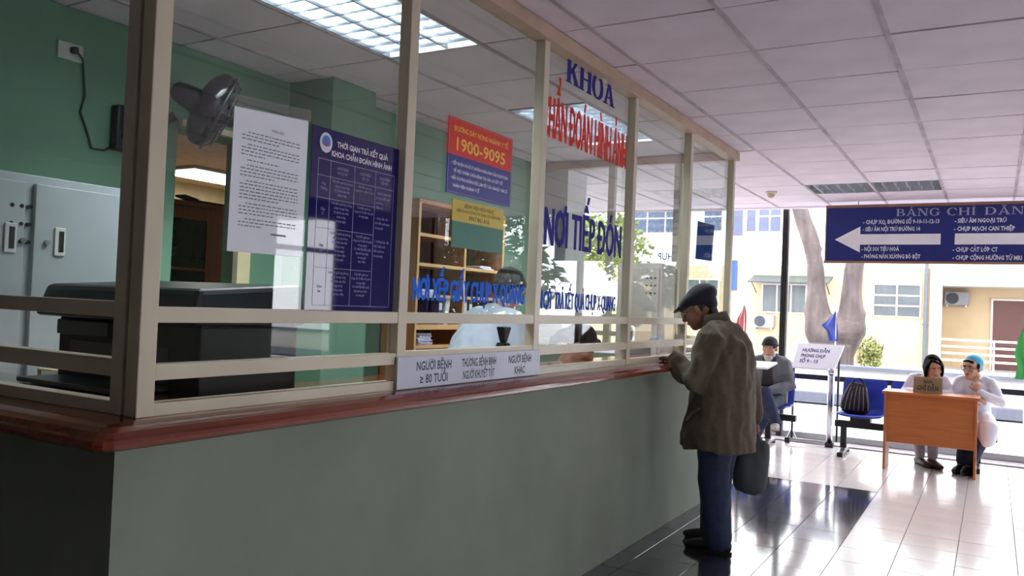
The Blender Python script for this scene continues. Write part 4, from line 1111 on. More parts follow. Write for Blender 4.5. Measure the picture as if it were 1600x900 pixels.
# scanner on a stand before the seated clerk
t = emp('desk_scanner', (-2.14, 3.57, 0.80), 'black scanner on a short stand before the person in the pale coat', 'scanner')
MB().loft([(-2.14, 3.57, 0.795), (-2.14, 3.57, 0.82)], [0.06, 0.055], n=18, cap=False).build('base', m_bplast, t, True)
MB().loft([(-2.14, 3.57, 0.81), (-2.14, 3.57, 1.16), (-2.14, 3.57, 1.24)], [0.02, 0.022, 0.035], n=12).build('neck', m_bplast, t, True)
MB().box(-2.17, -2.11, 3.54, 3.60, 1.18, 1.27).build('body', m_bplast, t, bevel=0.012)
MB().hexa([(-2.155, 3.555, 1.27), (-2.125, 3.555, 1.27), (-2.125, 3.585, 1.27), (-2.155, 3.585, 1.27)], [(-2.165, 3.53, 1.35), (-2.115, 3.53, 1.35), (-2.115, 3.61, 1.35), (-2.165, 3.61, 1.35)]).build('head', m_bplast, t, bevel=0.008)
t = emp('inner_desk', (-2.2, 4.0, 0), 'cream desk running along the inside of the counter glass', 'desk')
MB().box(-2.42, -2.02, 2.3, 6.05, 0.765, 0.795).build('top', M('cream_laminate'), t)
for y in (2.34, 4.3, 6.0): MB().box(-2.40, -2.04, y, y + 0.03, 0, 0.765).build('leg_panel', M('cream_laminate'), t)
# monitor and small things near the last panes
t = emp('monitor', (-2.2, 5.55, 0.795), 'black monitor seen from the side behind the fourth window', 'monitor')
MB().box(-2.24, -2.21, 5.35, 5.85, 1.02, 1.31).build('screen', m_bplast, t, bevel=0.006)
MB().box(-2.26, -2.24, 5.56, 5.64, 0.82, 1.1).build('neck', m_bplast, t)
MB().box(-2.34, -2.16, 5.48, 5.72, 0.796, 0.81).build('base', m_bplast, t, bevel=0.004)
# room behind: dark brown cabinet
t = emp('glazed_cabinet', (-5.6, 4.35, 0), 'reddish brown cabinet with a dark glazed door in the room behind', 'cabinet')
m_cab = wood('cabinet_wood', (164, 94, 60), (136, 76, 46), 0.4, 'Z')
MB().box(-5.85, -5.42, 3.95, 4.78, 0, 2.14).build('body', m_cab, t)
d = MB().box(-5.42, -5.40, 3.97, 4.02, 0.9, 2.10).box(-5.42, -5.40, 4.36, 4.41, 0.9, 2.10).box(-5.42, -5.40, 4.02, 4.36, 2.03, 2.10).box(-5.42, -5.40, 4.02, 4.36, 0.9, 0.97).build('door', m_cab, t)
MB().box(-5.415, -5.41, 4.02, 4.36, 0.97, 2.03).build('door_glass', M('dark_glass', (34, 30, 34), 0.1), d)
MB().box(-5.412, -5.40, 4.02, 4.36, 1.63, 1.65).build('glazing_bar', m_cab, d)
MB().box(-5.42, -5.40, 3.97, 4.41, 0.06, 0.88).build('door', m_cab, t)
MB().box(-5.87, -5.38, 3.93, 4.80, 2.14, 2.165).build('cornice', m_cab, t)
o = MB().box(-5.7, -5.45, 4.25, 4.62, 2.166, 2.19).prism([(-5.6, 4.3, 2.19), (-5.6, 4.2, 2.21), (-5.6, 4.2, 2.225), (-5.6, 4.35, 2.2)], (0.12, 0, 0)).build('clipboard', M('dark_board', (52, 48, 48), 0.6), None)
tag(o, 'dark flat clipboard lying on top of the brown cabinet', 'clipboard')

# ------------------------------------------------------------------ people
m_skin = M('skin', (196, 150, 124), 0.55, var=0.05, scale=14)
m_skin_d = M('skin_tanned', (150, 106, 84), 0.55, var=0.06, scale=14)
m_hair = M('black_hair', (20, 17, 18), 0.7, var=0.3, scale=30, stretch=(1, 1, 0.3), spec=0.08)
m_hairb = M('dark_brown_hair', (44, 30, 26), 0.7, var=0.3, scale=30, spec=0.25)
m_beard = M('white_beard', (206, 202, 198), 0.9, var=0.08, scale=40)
m_eyew = M('eye_white', (220, 214, 206), 0.3)
m_eyed = M('eye_dark', (26, 18, 16), 0.2)
m_lip = M('lip', (150, 84, 76), 0.5)
m_jeans = M('blue_jeans', (38, 48, 78), 0.8, var=0.14, scale=22)
m_shoe = M('black_shoe', (20, 18, 18), 0.4)

def headmat(c, yaw=0, pitch=0, roll=0):
    """a head built facing -Y; pitch > 0 looks down, yaw > 0 turns to the person's left"""
    return Matrix.Translation(V(c)) @ Matrix.Rotation(math.radians(yaw), 4, 'Z') @ Matrix.Rotation(math.radians(pitch), 4, 'X') @ Matrix.Rotation(math.radians(roll), 4, 'Y')

def head_parts(mb, hm):
    h = MB()
    h.ell((0, 0.018, 0.035), (0.076, 0.096, 0.094))
    h.ell((0, -0.028, 0.045), (0.064, 0.066, 0.062))
    h.ell((0, -0.020, -0.035), (0.063, 0.072, 0.078))
    h.ell((0, -0.052, -0.080), (0.038, 0.034, 0.034))
    for s in (-1, 1):
        h.ell((s * 0.036, -0.062, -0.022), (0.026, 0.022, 0.024))
        h.ell((s * 0.032, -0.080, 0.026), (0.024, 0.012, 0.009))
        h.ell((s * 0.077, 0.012, -0.004), (0.010, 0.020, 0.032), Matrix.Rotation(0.25 * s, 3, 'Z'))
    h.loft([(0, -0.084, 0.022), (0, -0.098, -0.005), (0, -0.108, -0.026)], [0.010, 0.012, 0.016], (1, 0, 0), 10)
    h.ell((0, -0.084, -0.054), (0.022, 0.012, 0.009)); h.ell((0, -0.082, -0.064), (0.019, 0.012, 0.008))
    h.xform(hm); mb.add(h.v, h.f)

def hand(mb, wr, d, n, s, curl=0.35, fist=None):
    """wr wrist, d along the hand, n out of the palm, s towards the thumb"""
    wr = V(wr); d = V(d).normalized(); n = (V(n) - d * V(n).dot(d)).normalized(); s = d.cross(n) * (1 if d.cross(n).dot(V(s)) > 0 else -1)
    mb.loft([wr, wr + d * 0.03, wr + d * 0.08], [(0.027, 0.018), (0.036, 0.016), (0.040, 0.014)], s, 12)
    for k, (o, L) in enumerate(((0.031, 0.074), (0.011, 0.084), (-0.010, 0.078), (-0.030, 0.060))):
        p = wr + d * (0.082 - abs(o) * 0.15) + s * o
        dd = (d + s * o * 1.2).normalized(); pts = [p - dd * 0.012]; a = 0.0
        pts.append(p)
        for f in (0.45, 0.32, 0.23):
            a += curl * (0.7 if f == 0.45 else 1.0)
            pts.append(pts[-1] + (dd * math.cos(a) + n * math.sin(a)) * L * f)
        mb.loft(pts, [0.0098, 0.0098, 0.0092, 0.0086, 0.0078], None, 8)
    p = wr + d * 0.022 + s * 0.022
    t1 = (d * 0.62 + s * 0.7 + n * 0.3).normalized(); t2 = (d * 0.85 + s * 0.25 + n * 0.45 * (0.6 + curl)).normalized()
    mb.loft([p - t1 * 0.012, p + t1 * 0.036, p + t1 * 0.036 + t2 * 0.03, p + t1 * 0.036 + t2 * 0.052], [0.014, 0.0118, 0.0105, 0.009], None, 8)

def eyes(root, hm, closed=False, brow=None, mouth=True, dz=0.0):
    for s in (-1, 1):
        e = MB().ell((s * 0.032, -0.0815, 0.008), (0.0135, 0.008, 0.0055 if not closed else 0.002)).xform(hm).build('eye', m_eyew, root, True, local=True)
        MB().ell((s * 0.032, -0.0875, 0.008), (0.0055, 0.004, 0.005 if not closed else 0.002)).xform(hm).build('iris', m_eyed, e, True, local=True)
        MB().loft([(s * 0.014, -0.089, 0.026), (s * 0.034, -0.090, 0.032), (s * 0.052, -0.080, 0.026)], [0.0035, 0.004, 0.003], None, 6).xform(hm).build('eyebrow', brow or m_hair, root, True, local=True)
    if mouth:
        MB().loft([(-0.022, -0.088, -0.058), (0, -0.0965, -0.059), (0.022, -0.088, -0.058)], [0.003, 0.0048, 0.003], None, 6).xform(hm).build('lips', m_lip, root, True, local=True)

def glasses(root, hm, c=(60, 56, 52)):
    g = MB(); m = M('glasses_rim_%d' % c[0], c, 0.25, 0.6)
    for s in (-1, 1):
        g.torus((s * 0.034, -0.104, 0.004), 0.024, 0.0018, (0.12 * s, -1, 0.1), 20, 6)
        g.tube([(s * 0.058, -0.102, 0.010), (s * 0.074, -0.08, 0.012), (s * 0.080, 0.0, 0.012), (s * 0.080, 0.02, 0.004)], 0.0018, 6)
    g.tube([(-0.011, -0.106, 0.008), (0, -0.109, 0.011), (0.011, -0.106, 0.008)], 0.0016, 6)
    go = g.xform(hm).build('glasses', m, root, True, local=True)
    for s in (-1, 1):
        L = disc(MB(), 0, 0, 0, 0.023, 0.023, 16).xform(hm @ Matrix.Translation((s * 0.034, -0.104, 0.004)) @ Matrix.Rotation(math.pi / 2 + 0.12 * s, 4, 'Z'))
        L.build('lens', glass('spectacle_lens', (0.9, 0.9, 0.9), 0.12), go, local=True)

def limb(mb, pts, r, n=12, side=None):
    mb.loft(pts, r, side, n)

def body(root, J, skin, hm, female=False):
    """one continuous figure under the clothes, from head to hands and feet"""
    mb = MB()
    head_parts(mb, hm)
    hc = hm @ V((0, 0.012, -0.05))
    nk = V(J['neck'])
    mb.loft([hc, (hc + nk) / 2 + V((0, 0.004, 0)), nk, nk - V((0, 0, 0.04))], [0.052, 0.05, 0.056, 0.075], (1, 0, 0), 14)
    sh = (V(J['shL']) + V(J['shR'])) / 2
    mb.loft([J['pelvis'], J['waist'], J['chest'], sh * 0.75 + nk * 0.25, nk], [(0.145, 0.095), (0.12, 0.085), (0.14, 0.095), (0.115, 0.07), (0.055, 0.055)], (V(J['shL']) - V(J['shR'])).normalized(), 16)
    for k in 'LR':
        s, e, w = V(J['sh' + k]), V(J['el' + k]), V(J['wr' + k])
        mb.loft([s, (s + e) / 2, e, (e + w) / 2, w], [0.048, 0.043, 0.036, 0.034, 0.024], None, 12)
        h = J['hand' + k]
        hand(mb, w, *h)
        p, kn, an, to = V(J['hip' + k]), V(J['kn' + k]), V(J['an' + k]), V(J['toe' + k])
        mb.loft([p, (p + kn) / 2, kn, kn * 0.6 + an * 0.4, an], [0.082, 0.07, 0.052, 0.05, 0.034], None, 12)
        mb.loft([an - (to - an).normalized() * 0.03, (an + to) / 2 - V((0, 0, 0.015)), to], [0.03, 0.033, 0.022], None, 10)
    return remesh('body', mb, 0.0068, skin, root, 2)

def garment(root, name, J, rings, sleeve, mat, fold=0.008, vox=0.011, cuff=1.0, seed=0.0, extra=None, side=None):
    """jacket or coat: torso rings (centre, half width, half depth) plus sleeves following the arms"""
    mb = MB()
    mb.loft([r[0] for r in rings], [(r[1], r[2]) for r in rings], side or (1, 0, 0), 24, cap=False)
    for k in 'LR':
        s, e, w = V(J['sh' + k]), V(J['el' + k]), V(J['wr' + k])
        w = e + (w - e) * cuff
        c = V(rings[-2][0]); a = s + (c - s) * 0.35
        mb.loft([a, s, (s + e) / 2, e, (e + w) / 2, w], [sleeve[0] * 0.95, sleeve[0], (sleeve[0] + sleeve[1]) / 2, sleeve[1], (sleeve[1] + sleeve[2]) / 2, sleeve[2]], None, 14)
    if extra: extra(mb)
    return remesh(name, mb, vox, mat, root, 3, folds(fold, (9, 9, 4), seed))

def trousers(root, J, mat, r=(0.105, 0.088, 0.068), hipw=(0.17, 0.125), vox=0.012, fold=0.006, name='trousers', end=0.93, seed=2.0):
    mb = MB()
    P = V(J['pelvis']); W = V(J['waist'])
    mb.loft([P - (W - P).normalized() * 0.07, P, P + (W - P) * 0.6], [(hipw[0] * 0.9, hipw[1] * 0.9), hipw, (hipw[0] * 0.92, hipw[1] * 0.95)], (1, 0, 0), 18)
    for k in 'LR':
        p, kn, an = V(J['hip' + k]), V(J['kn' + k]), V(J['an' + k])
        an = kn + (an - kn) * end
        mb.loft([p, (p + kn) / 2, kn, (kn + an) / 2, an], [r[0], (r[0] + r[1]) / 2, r[1], (r[1] + r[2]) / 2, r[2]], None, 14)
    return remesh(name, mb, vox, mat, root, 3, folds(fold, (10, 10, 5), seed))

def shoe(root, an, to, mat, w=0.046, sole=None, name='shoe'):
    an = V(an); to = V(to); d = to - an; d.z = 0; d.normalize()
    up = V((0, 0, 1)); base = min(an.z - 0.08, to.z - 0.03)
    if base < 0.03: base = 0.0
    h = V((an.x, an.y, base)) - d * 0.055
    L = (V((to.x, to.y, 0)) - V((an.x, an.y, 0))).length + 0.10
    mb = MB(); sd = d.cross(up)
    mb.loft([h + up * 0.045, h + d * 0.05 + up * 0.05, h + d * L * 0.5 + up * 0.042, h + d * L * 0.8 + up * 0.034, h + d * L + up * 0.028], [(w * 0.8, 0.045), (w * 0.85, 0.05), (w, 0.04), (w * 0.98, 0.032), (w * 0.7, 0.022)], sd, 14)
    mb.loft([V((an.x, an.y, base + 0.05)), V((an.x, an.y, base + 0.095))], [0.042, 0.042], None, 12)
    o = remesh(name, mb, 0.009, mat, root, 2)
    for v in o.data.vertices: v.co.z = max(v.co.z, base + 0.004)
    s = MB(); n = 12; pl = []
    for k in range(n):
        a = 6.2832 * k / n; pl.append(h + d * (L * 0.5 - 0.012 + (L * 0.5 + 0.025) * math.cos(a)) + sd * (w * 1.02 * math.sin(a)) + up * 0.001)
    s.prism(pl, (0, 0, 0.014)).build('sole', sole or m_shoe, o, local=True)
    return o

def sit_joints(seat=0.46, lean=0.05, knee=0.47, spread=0.10, sx=0.165, t=1.0):
    J = dict(pelvis=(0, 0.0, seat + 0.09), waist=(0, -0.01 - lean * 0.4, seat + 0.24 * t), chest=(0, -0.01 - lean, seat + 0.40 * t), neck=(0, -0.02 - lean * 1.3, seat + 0.565 * t))
    for k, s in (('L', 1), ('R', -1)):
        J['sh' + k] = (s * sx, -0.01 - lean * 1.2, seat + 0.50 * t)
        J['hip' + k] = (s * 0.085, -0.03, seat + 0.07)
        J['kn' + k] = (s * spread, -0.42, seat + 0.055)
        J['an' + k] = (s * spread, -0.40, 0.085)
        J['toe' + k] = (s * (spread + 0.015), -0.53, 0.035)
    return J

# ---- the standing man
p1 = emp('person', (-1.46, 5.10, 0), 'standing person in a dark flat cap, glasses, olive-brown jacket and jeans at the counter', 'person', None, None, -math.pi / 2)
J = dict(pelvis=(0, 0.0, 0.86), waist=(0, 0.02, 1.0), chest=(0, 0.03, 1.18), neck=(0, -0.065, 1.385),
         shL=(0.185, -0.01, 1.30), elL=(0.235, -0.10, 1.035), wrL=(0.15, -0.245, 1.155), shR=(-0.185, 0.02, 1.30), elR=(-0.25, 0.10, 1.04), wrR=(-0.27, 0.14, 0.80),
         hipL=(0.09, 0.01, 0.84), knL=(0.09, 0.005, 0.46), anL=(0.09, 0.04, 0.085), toeL=(0.10, -0.10, 0.035),
         hipR=(-0.09, 0.01, 0.84), knR=(-0.10, -0.03, 0.46), anR=(-0.11, -0.04, 0.085), toeR=(-0.12, -0.18, 0.035))
J['handL'] = ((-0.10, -0.9, 0.12), (0.1, -0.1, -0.95), (-1, 0.0, 0), 0.75)
J['handR'] = ((0.0, 0.15, -1), (0.95, 0.0, 0.0), (0, -1, 0), 1.15)
hm = headmat((0, -0.155, 1.475), 4, 22)
body(p1, J, m_skin_d, hm)
eyes(p1, hm, False, M('grey_brow', (70, 62, 60), 0.7))
glasses(p1, hm, (150, 140, 120))
m_jacket = M('olive_brown_cloth', (84, 71, 57), 0.85, var=0.1, scale=30, bump=0.15, sheen=0.2)
rings = [((0, 0.0, 0.625), 0.255, 0.235), ((0, 0.0, 0.70), 0.25, 0.225), ((0, 0.005, 0.86), 0.238, 0.205), ((0, 0.02, 1.02), 0.225, 0.185), ((0, 0.035, 1.16), 0.215, 0.170), ((0, 0.03, 1.26), 0.20, 0.15), ((0, 0.0, 1.335), 0.155, 0.115), ((0, -0.035, 1.385), 0.095, 0.085), ((0, -0.06, 1.415), 0.08, 0.078)]
jk = garment(p1, 'jacket', J, rings, (0.092, 0.082, 0.058), m_jacket, 0.022, 0.011, 0.97, 3.0)
def collar(root, mat, c, tilt, r0, r1, h, gap=60, th=0.009, name='collar'):
    n = 30; vs = []; fs = []
    mt = Matrix.Translation(V(c)) @ Matrix.Rotation(tilt, 4, 'X')
    for i in range(n + 1):
        a = math.radians(-90 + gap / 2 + (360 - gap) * i / n)
        d = V((math.cos(a), math.sin(a), 0))
        for (r, z) in ((r0[0] if True else 0, 0), (r1[0], h), (r1[0] - th, h), (r0[0] - th, 0)):
            q = r / r0[0]
            vs.append(mt @ V((d.x * r, d.y * r * r0[1] / r0[0], z)))
    for i in range(n):
        for k in range(4): fs.append((i * 4 + k, (i + 1) * 4 + k, (i + 1) * 4 + (k + 1) % 4, i * 4 + (k + 1) % 4))
    fs += [(3, 2, 1, 0), (n * 4, n * 4 + 1, n * 4 + 2, n * 4 + 3)]
    return MB().add(vs, fs).build(name, mat, root, True, local=True)
collar(p1, m_jacket, (0, -0.035, 1.375), math.radians(16), (0.098, 0.098), (0.082, 0.08), 0.085, 40)
for s in (1, -1):
    MB().loft([(s * 0.19, -0.15, 0.80), (s * 0.225, -0.11, 0.85), (s * 0.24, -0.06, 0.88)], [(0.008, 0.012)] * 3, (0, 0, 1), 8).build('pocket_flap', m_jacket, p1, True, local=True)
trousers(p1, J, m_jeans, (0.118, 0.098, 0.088), (0.165, 0.135), end=1.0, fold=0.009)
shoe(p1, J['anL'], J['toeL'], m_shoe); shoe(p1, J['anR'], J['toeR'], m_shoe)
m_cap = M('navy_wool', (20, 22, 34), 0.9, var=0.15, scale=40, bump=0.1, sheen=0.3)
c = MB()
c.ell((0, 0.045, 0.085), (0.092, 0.108, 0.075), Matrix.Rotation(0.12, 3, 'X'))
c.ell((0, -0.035, 0.075), (0.090, 0.095, 0.045), Matrix.Rotation(0.42, 3, 'X'))
c.ell((0, 0.03, 0.045), (0.086, 0.104, 0.052), Matrix.Rotation(-0.22, 3, 'X'))
c.ell((0, -0.112, 0.052), (0.066, 0.052, 0.010), Matrix.Rotation(0.28, 3, 'X'))
c.ell((0, 0.085, 0.02), (0.066, 0.045, 0.05))
c.xform(hm); remesh('flat_cap', c, 0.008, m_cap, p1, 2)
h = MB()
for s in (-1, 1): h.ell((s * 0.071, 0.03, 0.01), (0.010, 0.03, 0.03))
h.ell((0, 0.088, -0.03), (0.055, 0.026, 0.05)); h.xform(hm); remesh('hair', h, 0.007, M('grey_black_hair', (48, 44, 44), 0.6, var=0.2, scale=40), p1, 2)
# bag in his right hand
t = emp('hand_bag', (-1.33, 5.36, 0.34), 'soft grey-black cloth bag hanging from the hand of the standing person', 'bag')
mb = MB()
mb.loft([(-1.325, 5.36, 0.36), (-1.325, 5.36, 0.40), (-1.32, 5.36, 0.52), (-1.31, 5.36, 0.64), (-1.305, 5.36, 0.665)], [(0.105, 0.055), (0.112, 0.062), (0.115, 0.055), (0.108, 0.03), (0.10, 0.016)], (1, 0, 0), 20)
remesh('bag_body', mb, 0.010, M('bag_grey', (84, 90, 94), 0.7, var=0.1), t, 2, folds(0.007, (12, 12, 4)), local=False)
for yy in (5.345, 5.375):
    MB().tube([(-1.37, yy, 0.655), (-1.345, yy + (5.36 - yy) * 0.5, 0.71), (-1.315, yy + (5.36 - yy) * 0.8, 0.725), (-1.285, yy + (5.36 - yy) * 0.5, 0.71), (-1.255, yy, 0.655)], 0.006, 8).build('handle', M('bag_grey'), t, True)

# ---- bearded man on the left bench
p2 = emp('person', (-2.15, 9.50, 0), 'seated person with navy beanie and white beard in a grey jacket, legs crossed', 'person')
p2.scale = (0.97, 0.97, 0.97)
J = sit_joints(0.47, 0.04)
J.update(knL=(0.09, -0.43, 0.52), anL=(-0.10, -0.40, 0.085), toeL=(-0.12, -0.53, 0.035), hipR=(-0.08, -0.03, 0.55), knR=(0.04, -0.46, 0.64), anR=(0.175, -0.47, 0.33), toeR=(0.20, -0.58, 0.285),
         elL=(0.25, -0.10, 0.72), wrL=(0.07, -0.30, 0.665), elR=(-0.25, -0.10, 0.72), wrR=(-0.05, -0.30, 0.66))
J['handL'] = ((-0.95, -0.25, -0.1), (0, 0.3, -0.9), (0, -0.6, 0.5), 0.5)
J['handR'] = ((0.95, -0.3, -0.15), (0, 0.5, -0.8), (0, -0.5, 0.6), 0.6)
hm = headmat((0, -0.09, 1.125), 0, 2)
body(p2, J, m_skin, hm)
eyes(p2, hm, False, M('grey_brow'))
m_grey = M('grey_jacket_cloth', (112, 116, 124), 0.8, var=0.12, scale=12, bump=0.1)
rings = [((0, 0.0, 0.50), 0.20, 0.155), ((0, 0.0, 0.62), 0.20, 0.15), ((0, -0.02, 0.76), 0.195, 0.14), ((0, -0.04, 0.88), 0.19, 0.135), ((0, -0.05, 0.95), 0.17, 0.115), ((0, -0.06, 1.01), 0.11, 0.09), ((0, -0.07, 1.045), 0.085, 0.08)]
garment(p2, 'jacket', J, rings, (0.078, 0.070, 0.052), m_grey, 0.008, 0.012, 0.97, 8.0)
MB().loft([(0, -0.155, 0.55), (0, -0.172, 0.75), (0, -0.165, 0.90), (0, -0.14, 0.98)], [(0.06, 0.012), (0.065, 0.014), (0.055, 0.014), (0.03, 0.01)], (1, 0, 0), 12).build('dark_shirt_front', M('dark_shirt', (52, 50, 56), 0.8), p2, True, local=True)
collar(p2, M('dark_collar', (60, 60, 68), 0.8), (0, -0.06, 1.0), math.radians(8), (0.105, 0.10), (0.088, 0.085), 0.07, 50)
trousers(p2, J, m_jeans, (0.10, 0.085, 0.066), (0.165, 0.13), fold=0.007)
m_sneak = M('grey_sneaker', (170, 164, 158), 0.7, var=0.1)
shoe(p2, J['anL'], J['toeL'], m_sneak); shoe(p2, J['anR'], J['toeR'], m_sneak)
b_ = MB(); b_.ell((0, -0.055, -0.100), (0.050, 0.044, 0.040)); b_.ell((0, -0.050, -0.128), (0.036, 0.034, 0.036))
for s in (-1, 1): b_.ell((s * 0.055, -0.03, -0.055), (0.018, 0.036, 0.04))
b_.loft([(-0.032, -0.088, -0.056), (0, -0.101, -0.046), (0.032, -0.088, -0.056)], [0.005, 0.006, 0.005], None, 8)
b_.xform(hm); remesh('beard', b_, 0.007, m_beard, p2, 2)
c = MB(); c.ell((0, 0.01, 0.062), (0.090, 0.108, 0.088)); c.torus((0, 0.004, 0.045), 0.084, 0.016, (0, 0.15, 1), 28, 8); c.xform(hm); remesh('beanie', c, 0.008, m_cap, p2, 2)

# ---- two women behind the desk
m_coat = M('white_coat_cloth', (226, 226, 236), 0.8, var=0.03, scale=10)
def coat_rings(lean): return [((0, 0.0, 0.48), 0.175, 0.14), ((0, 0.0, 0.60), 0.165, 0.13), ((0, -0.01 - lean * 0.5, 0.72), 0.145, 0.112), ((0, -0.01 - lean, 0.84), 0.152, 0.112), ((0, -0.01 - lean * 1.2, 0.91), 0.135, 0.09), ((0, -0.02 - lean * 1.25, 0.96), 0.08, 0.07), ((0, -0.02 - lean * 1.3, 0.985), 0.06, 0.06)]
def skirt(mb, J):
    for k in 'LR':
        p, kn = V(J['hip' + k]), V(J['kn' + k])
        mb.loft([p, (p + kn) / 2, kn + V((0, -0.02, -0.01)), kn + V((0, 0.0, -0.12))], [0.11, 0.105, 0.095, 0.085], None, 14)
p3 = emp('person', (-0.55, 9.56, 0), 'seated person with black bobbed hair and white coat behind the name plate', 'person')
p3.scale = (0.95, 0.95, 0.95)
J = sit_joints(0.46, 0.12, spread=0.07, sx=0.142, t=0.94)
J.update(elL=(0.21, -0.20, 0.78), wrL=(0.05, -0.36, 0.80), elR=(-0.23, -0.18, 0.77), wrR=(-0.10, -0.36, 0.80), anL=(0.06, -0.20, 0.085), toeL=(0.13, -0.32, 0.035), anR=(-0.06, -0.17, 0.085), toeR=(0.02, -0.29, 0.035), knL=(0.08, -0.40, 0.52), knR=(-0.08, -0.40, 0.52))
J['handL'] = ((-0.9, -0.4, 0), (0, 0, -1), (0, -1, 0), 0.3)
J['handR'] = ((0.7, -0.7, 0), (0, 0, -1), (1, 0, 0), 0.3)
hm = headmat((0.045, -0.225, 1.055), 22, 16, -6)
body(p3, J, m_skin, hm)
eyes(p3, hm, True)
garment(p3, 'white_coat', J, coat_rings(0.12), (0.060, 0.052, 0.043), m_coat, 0.006, 0.012, 0.95, 1.0, lambda mb: skirt(mb, J))
collar(p3, m_coat, (0, -0.17, 0.955), math.radians(12), (0.072, 0.07), (0.068, 0.066), 0.035, 70)
trousers(p3, J, M('pale_trousers', (176, 172, 178), 0.8), (0.08, 0.065, 0.05), (0.15, 0.12))
m_brown = M('brown_leather', (74, 44, 34), 0.45)
shoe(p3, J['anL'], J['toeL'], m_brown); shoe(p3, J['anR'], J['toeR'], m_brown)
def bob(root, hm, mat, long=0.0):
    h = MB()
    h.ell((0, 0.028, 0.048), (0.086, 0.102, 0.094))
    for s in (-1, 1):
        h.loft([(s * 0.050, -0.030, 0.095), (s * 0.076, -0.028, 0.04), (s * 0.084, -0.012, -0.02), (s * 0.080, -0.012, -0.085 - long)], [(0.014, 0.034), (0.015, 0.036), (0.018, 0.044), (0.013, 0.034)], (1, 0, 0), 10)
    h.loft([(-0.040, -0.058, 0.108), (0.005, -0.082, 0.092), (0.045, -0.080, 0.066), (0.070, -0.056, 0.025)], [0.012, 0.014, 0.013, 0.010], None, 8)
    h.loft([(-0.040, -0.058, 0.108), (-0.058, -0.066, 0.075), (-0.070, -0.054, 0.035)], [0.012, 0.012, 0.010], None, 8)
    h.loft([(0, 0.07, 0.04), (0, 0.085, -0.03), (0, 0.075, -0.085 - long)], [(0.08, 0.05), (0.085, 0.04), (0.075, 0.025)], (1, 0, 0), 12)
    h.xform(hm); return remesh('hair', h, 0.007, mat, root, 2)
bob(p3, hm, m_hair)

p4 = emp('person', (-0.14, 9.52, 0), 'seated person in a light blue cap, glasses and white coat, hand at the chin', 'person')
p4.scale = (0.95, 0.95, 0.95)
J = sit_joints(0.46, 0.03, spread=0.09, sx=0.145, t=0.94)
J.update(elL=(0.24, -0.19, 0.74), wrL=(0.04, -0.235, 0.835), elR=(-0.22, -0.14, 0.74), wrR=(-0.03, -0.27, 0.76), anL=(-0.02, -0.33, 0.085), toeL=(-0.06, -0.46, 0.035), anR=(-0.10, -0.28, 0.085), toeR=(-0.14, -0.41, 0.035), knL=(0.13, -0.38, 0.50), knR=(-0.05, -0.38, 0.52))
J['handL'] = ((-0.25, 0.25, 0.9), (-0.3, 0.9, -0.1), (-0.9, 0, 0.2), 0.9)
J['handR'] = ((0.9, -0.2, 0.1), (0, 0.4, -0.9), (0, -0.5, 0.6), 0.5)
hm = headmat((-0.03, -0.075, 1.072), -28, 2, 4)
body(p4, J, m_skin, hm)
eyes(p4, hm)
glasses(p4, hm, (70, 62, 60))
garment(p4, 'white_coat', J, coat_rings(0.03), (0.062, 0.055, 0.043), m_coat, 0.006, 0.012, 0.93, 5.0, lambda mb: skirt(mb, J))
collar(p4, m_coat, (0, -0.055, 0.955), math.radians(8), (0.074, 0.072), (0.07, 0.068), 0.04, 70)
trousers(p4, J, M('navy_trousers', (48, 54, 84), 0.8), (0.085, 0.07, 0.055), (0.155, 0.12))
m_dsh = M('dark_green_shoe', (34, 46, 46), 0.5)
shoe(p4, J['anL'], J['toeL'], m_dsh); shoe(p4, J['anR'], J['toeR'], m_dsh)
c = MB(); c.ell((0, 0.035, 0.062), (0.088, 0.102, 0.085), Matrix.Rotation(-0.25, 3, 'X')); c.ell((0, 0.085, 0.01), (0.07, 0.045, 0.06)); c.xform(hm)
remesh('surgical_cap', c, 0.008, M('cap_cyan', (86, 178, 214), 0.7, var=0.06, scale=20), p4, 2, folds(0.003, (20, 20, 12)))
h = MB()
for s in (-1, 1): h.ell((s * 0.073, -0.012, 0.03), (0.011, 0.026, 0.036))
h.loft([(-0.05, -0.075, 0.072), (0, -0.09, 0.085), (0.05, -0.075, 0.072)], [0.012, 0.013, 0.012], None, 8)
h.xform(hm); remesh('hair', h, 0.007, m_hair, p4, 2)

# ---- two clerks inside the booth
p5 = emp('person', (-2.56, 3.97, 0), 'person in a pale white coat with short black hair bending before the bookcase', 'person', None, None, math.radians(165))
J = dict(pelvis=(0, 0.12, 0.86), waist=(0, 0.06, 0.99), chest=(0, -0.05, 1.23), neck=(0, -0.17, 1.42),
         shL=(0.17, -0.12, 1.36), elL=(0.25, -0.12, 1.10), wrL=(0.20, -0.30, 0.98), shR=(-0.17, -0.12, 1.36), elR=(-0.25, -0.12, 1.10), wrR=(-0.20, -0.30, 0.98),
         hipL=(0.09, 0.12, 0.84), knL=(0.09, 0.06, 0.46), anL=(0.09, 0.12, 0.085), toeL=(0.10, -0.02, 0.035), hipR=(-0.09, 0.12, 0.84), knR=(-0.09, 0.06, 0.46), anR=(-0.09, 0.12, 0.085), toeR=(-0.10, -0.02, 0.035))
J['handL'] = ((-0.2, -0.9, -0.3), (0, 0.2, -1), (-1, 0, 0), 0.4)
J['handR'] = ((0.2, -0.9, -0.3), (0, 0.2, -1), (1, 0, 0), 0.4)
hm = headmat((0, -0.25, 1.545), 0, 26)
body(p5, J, m_skin, hm); eyes(p5, hm, True)
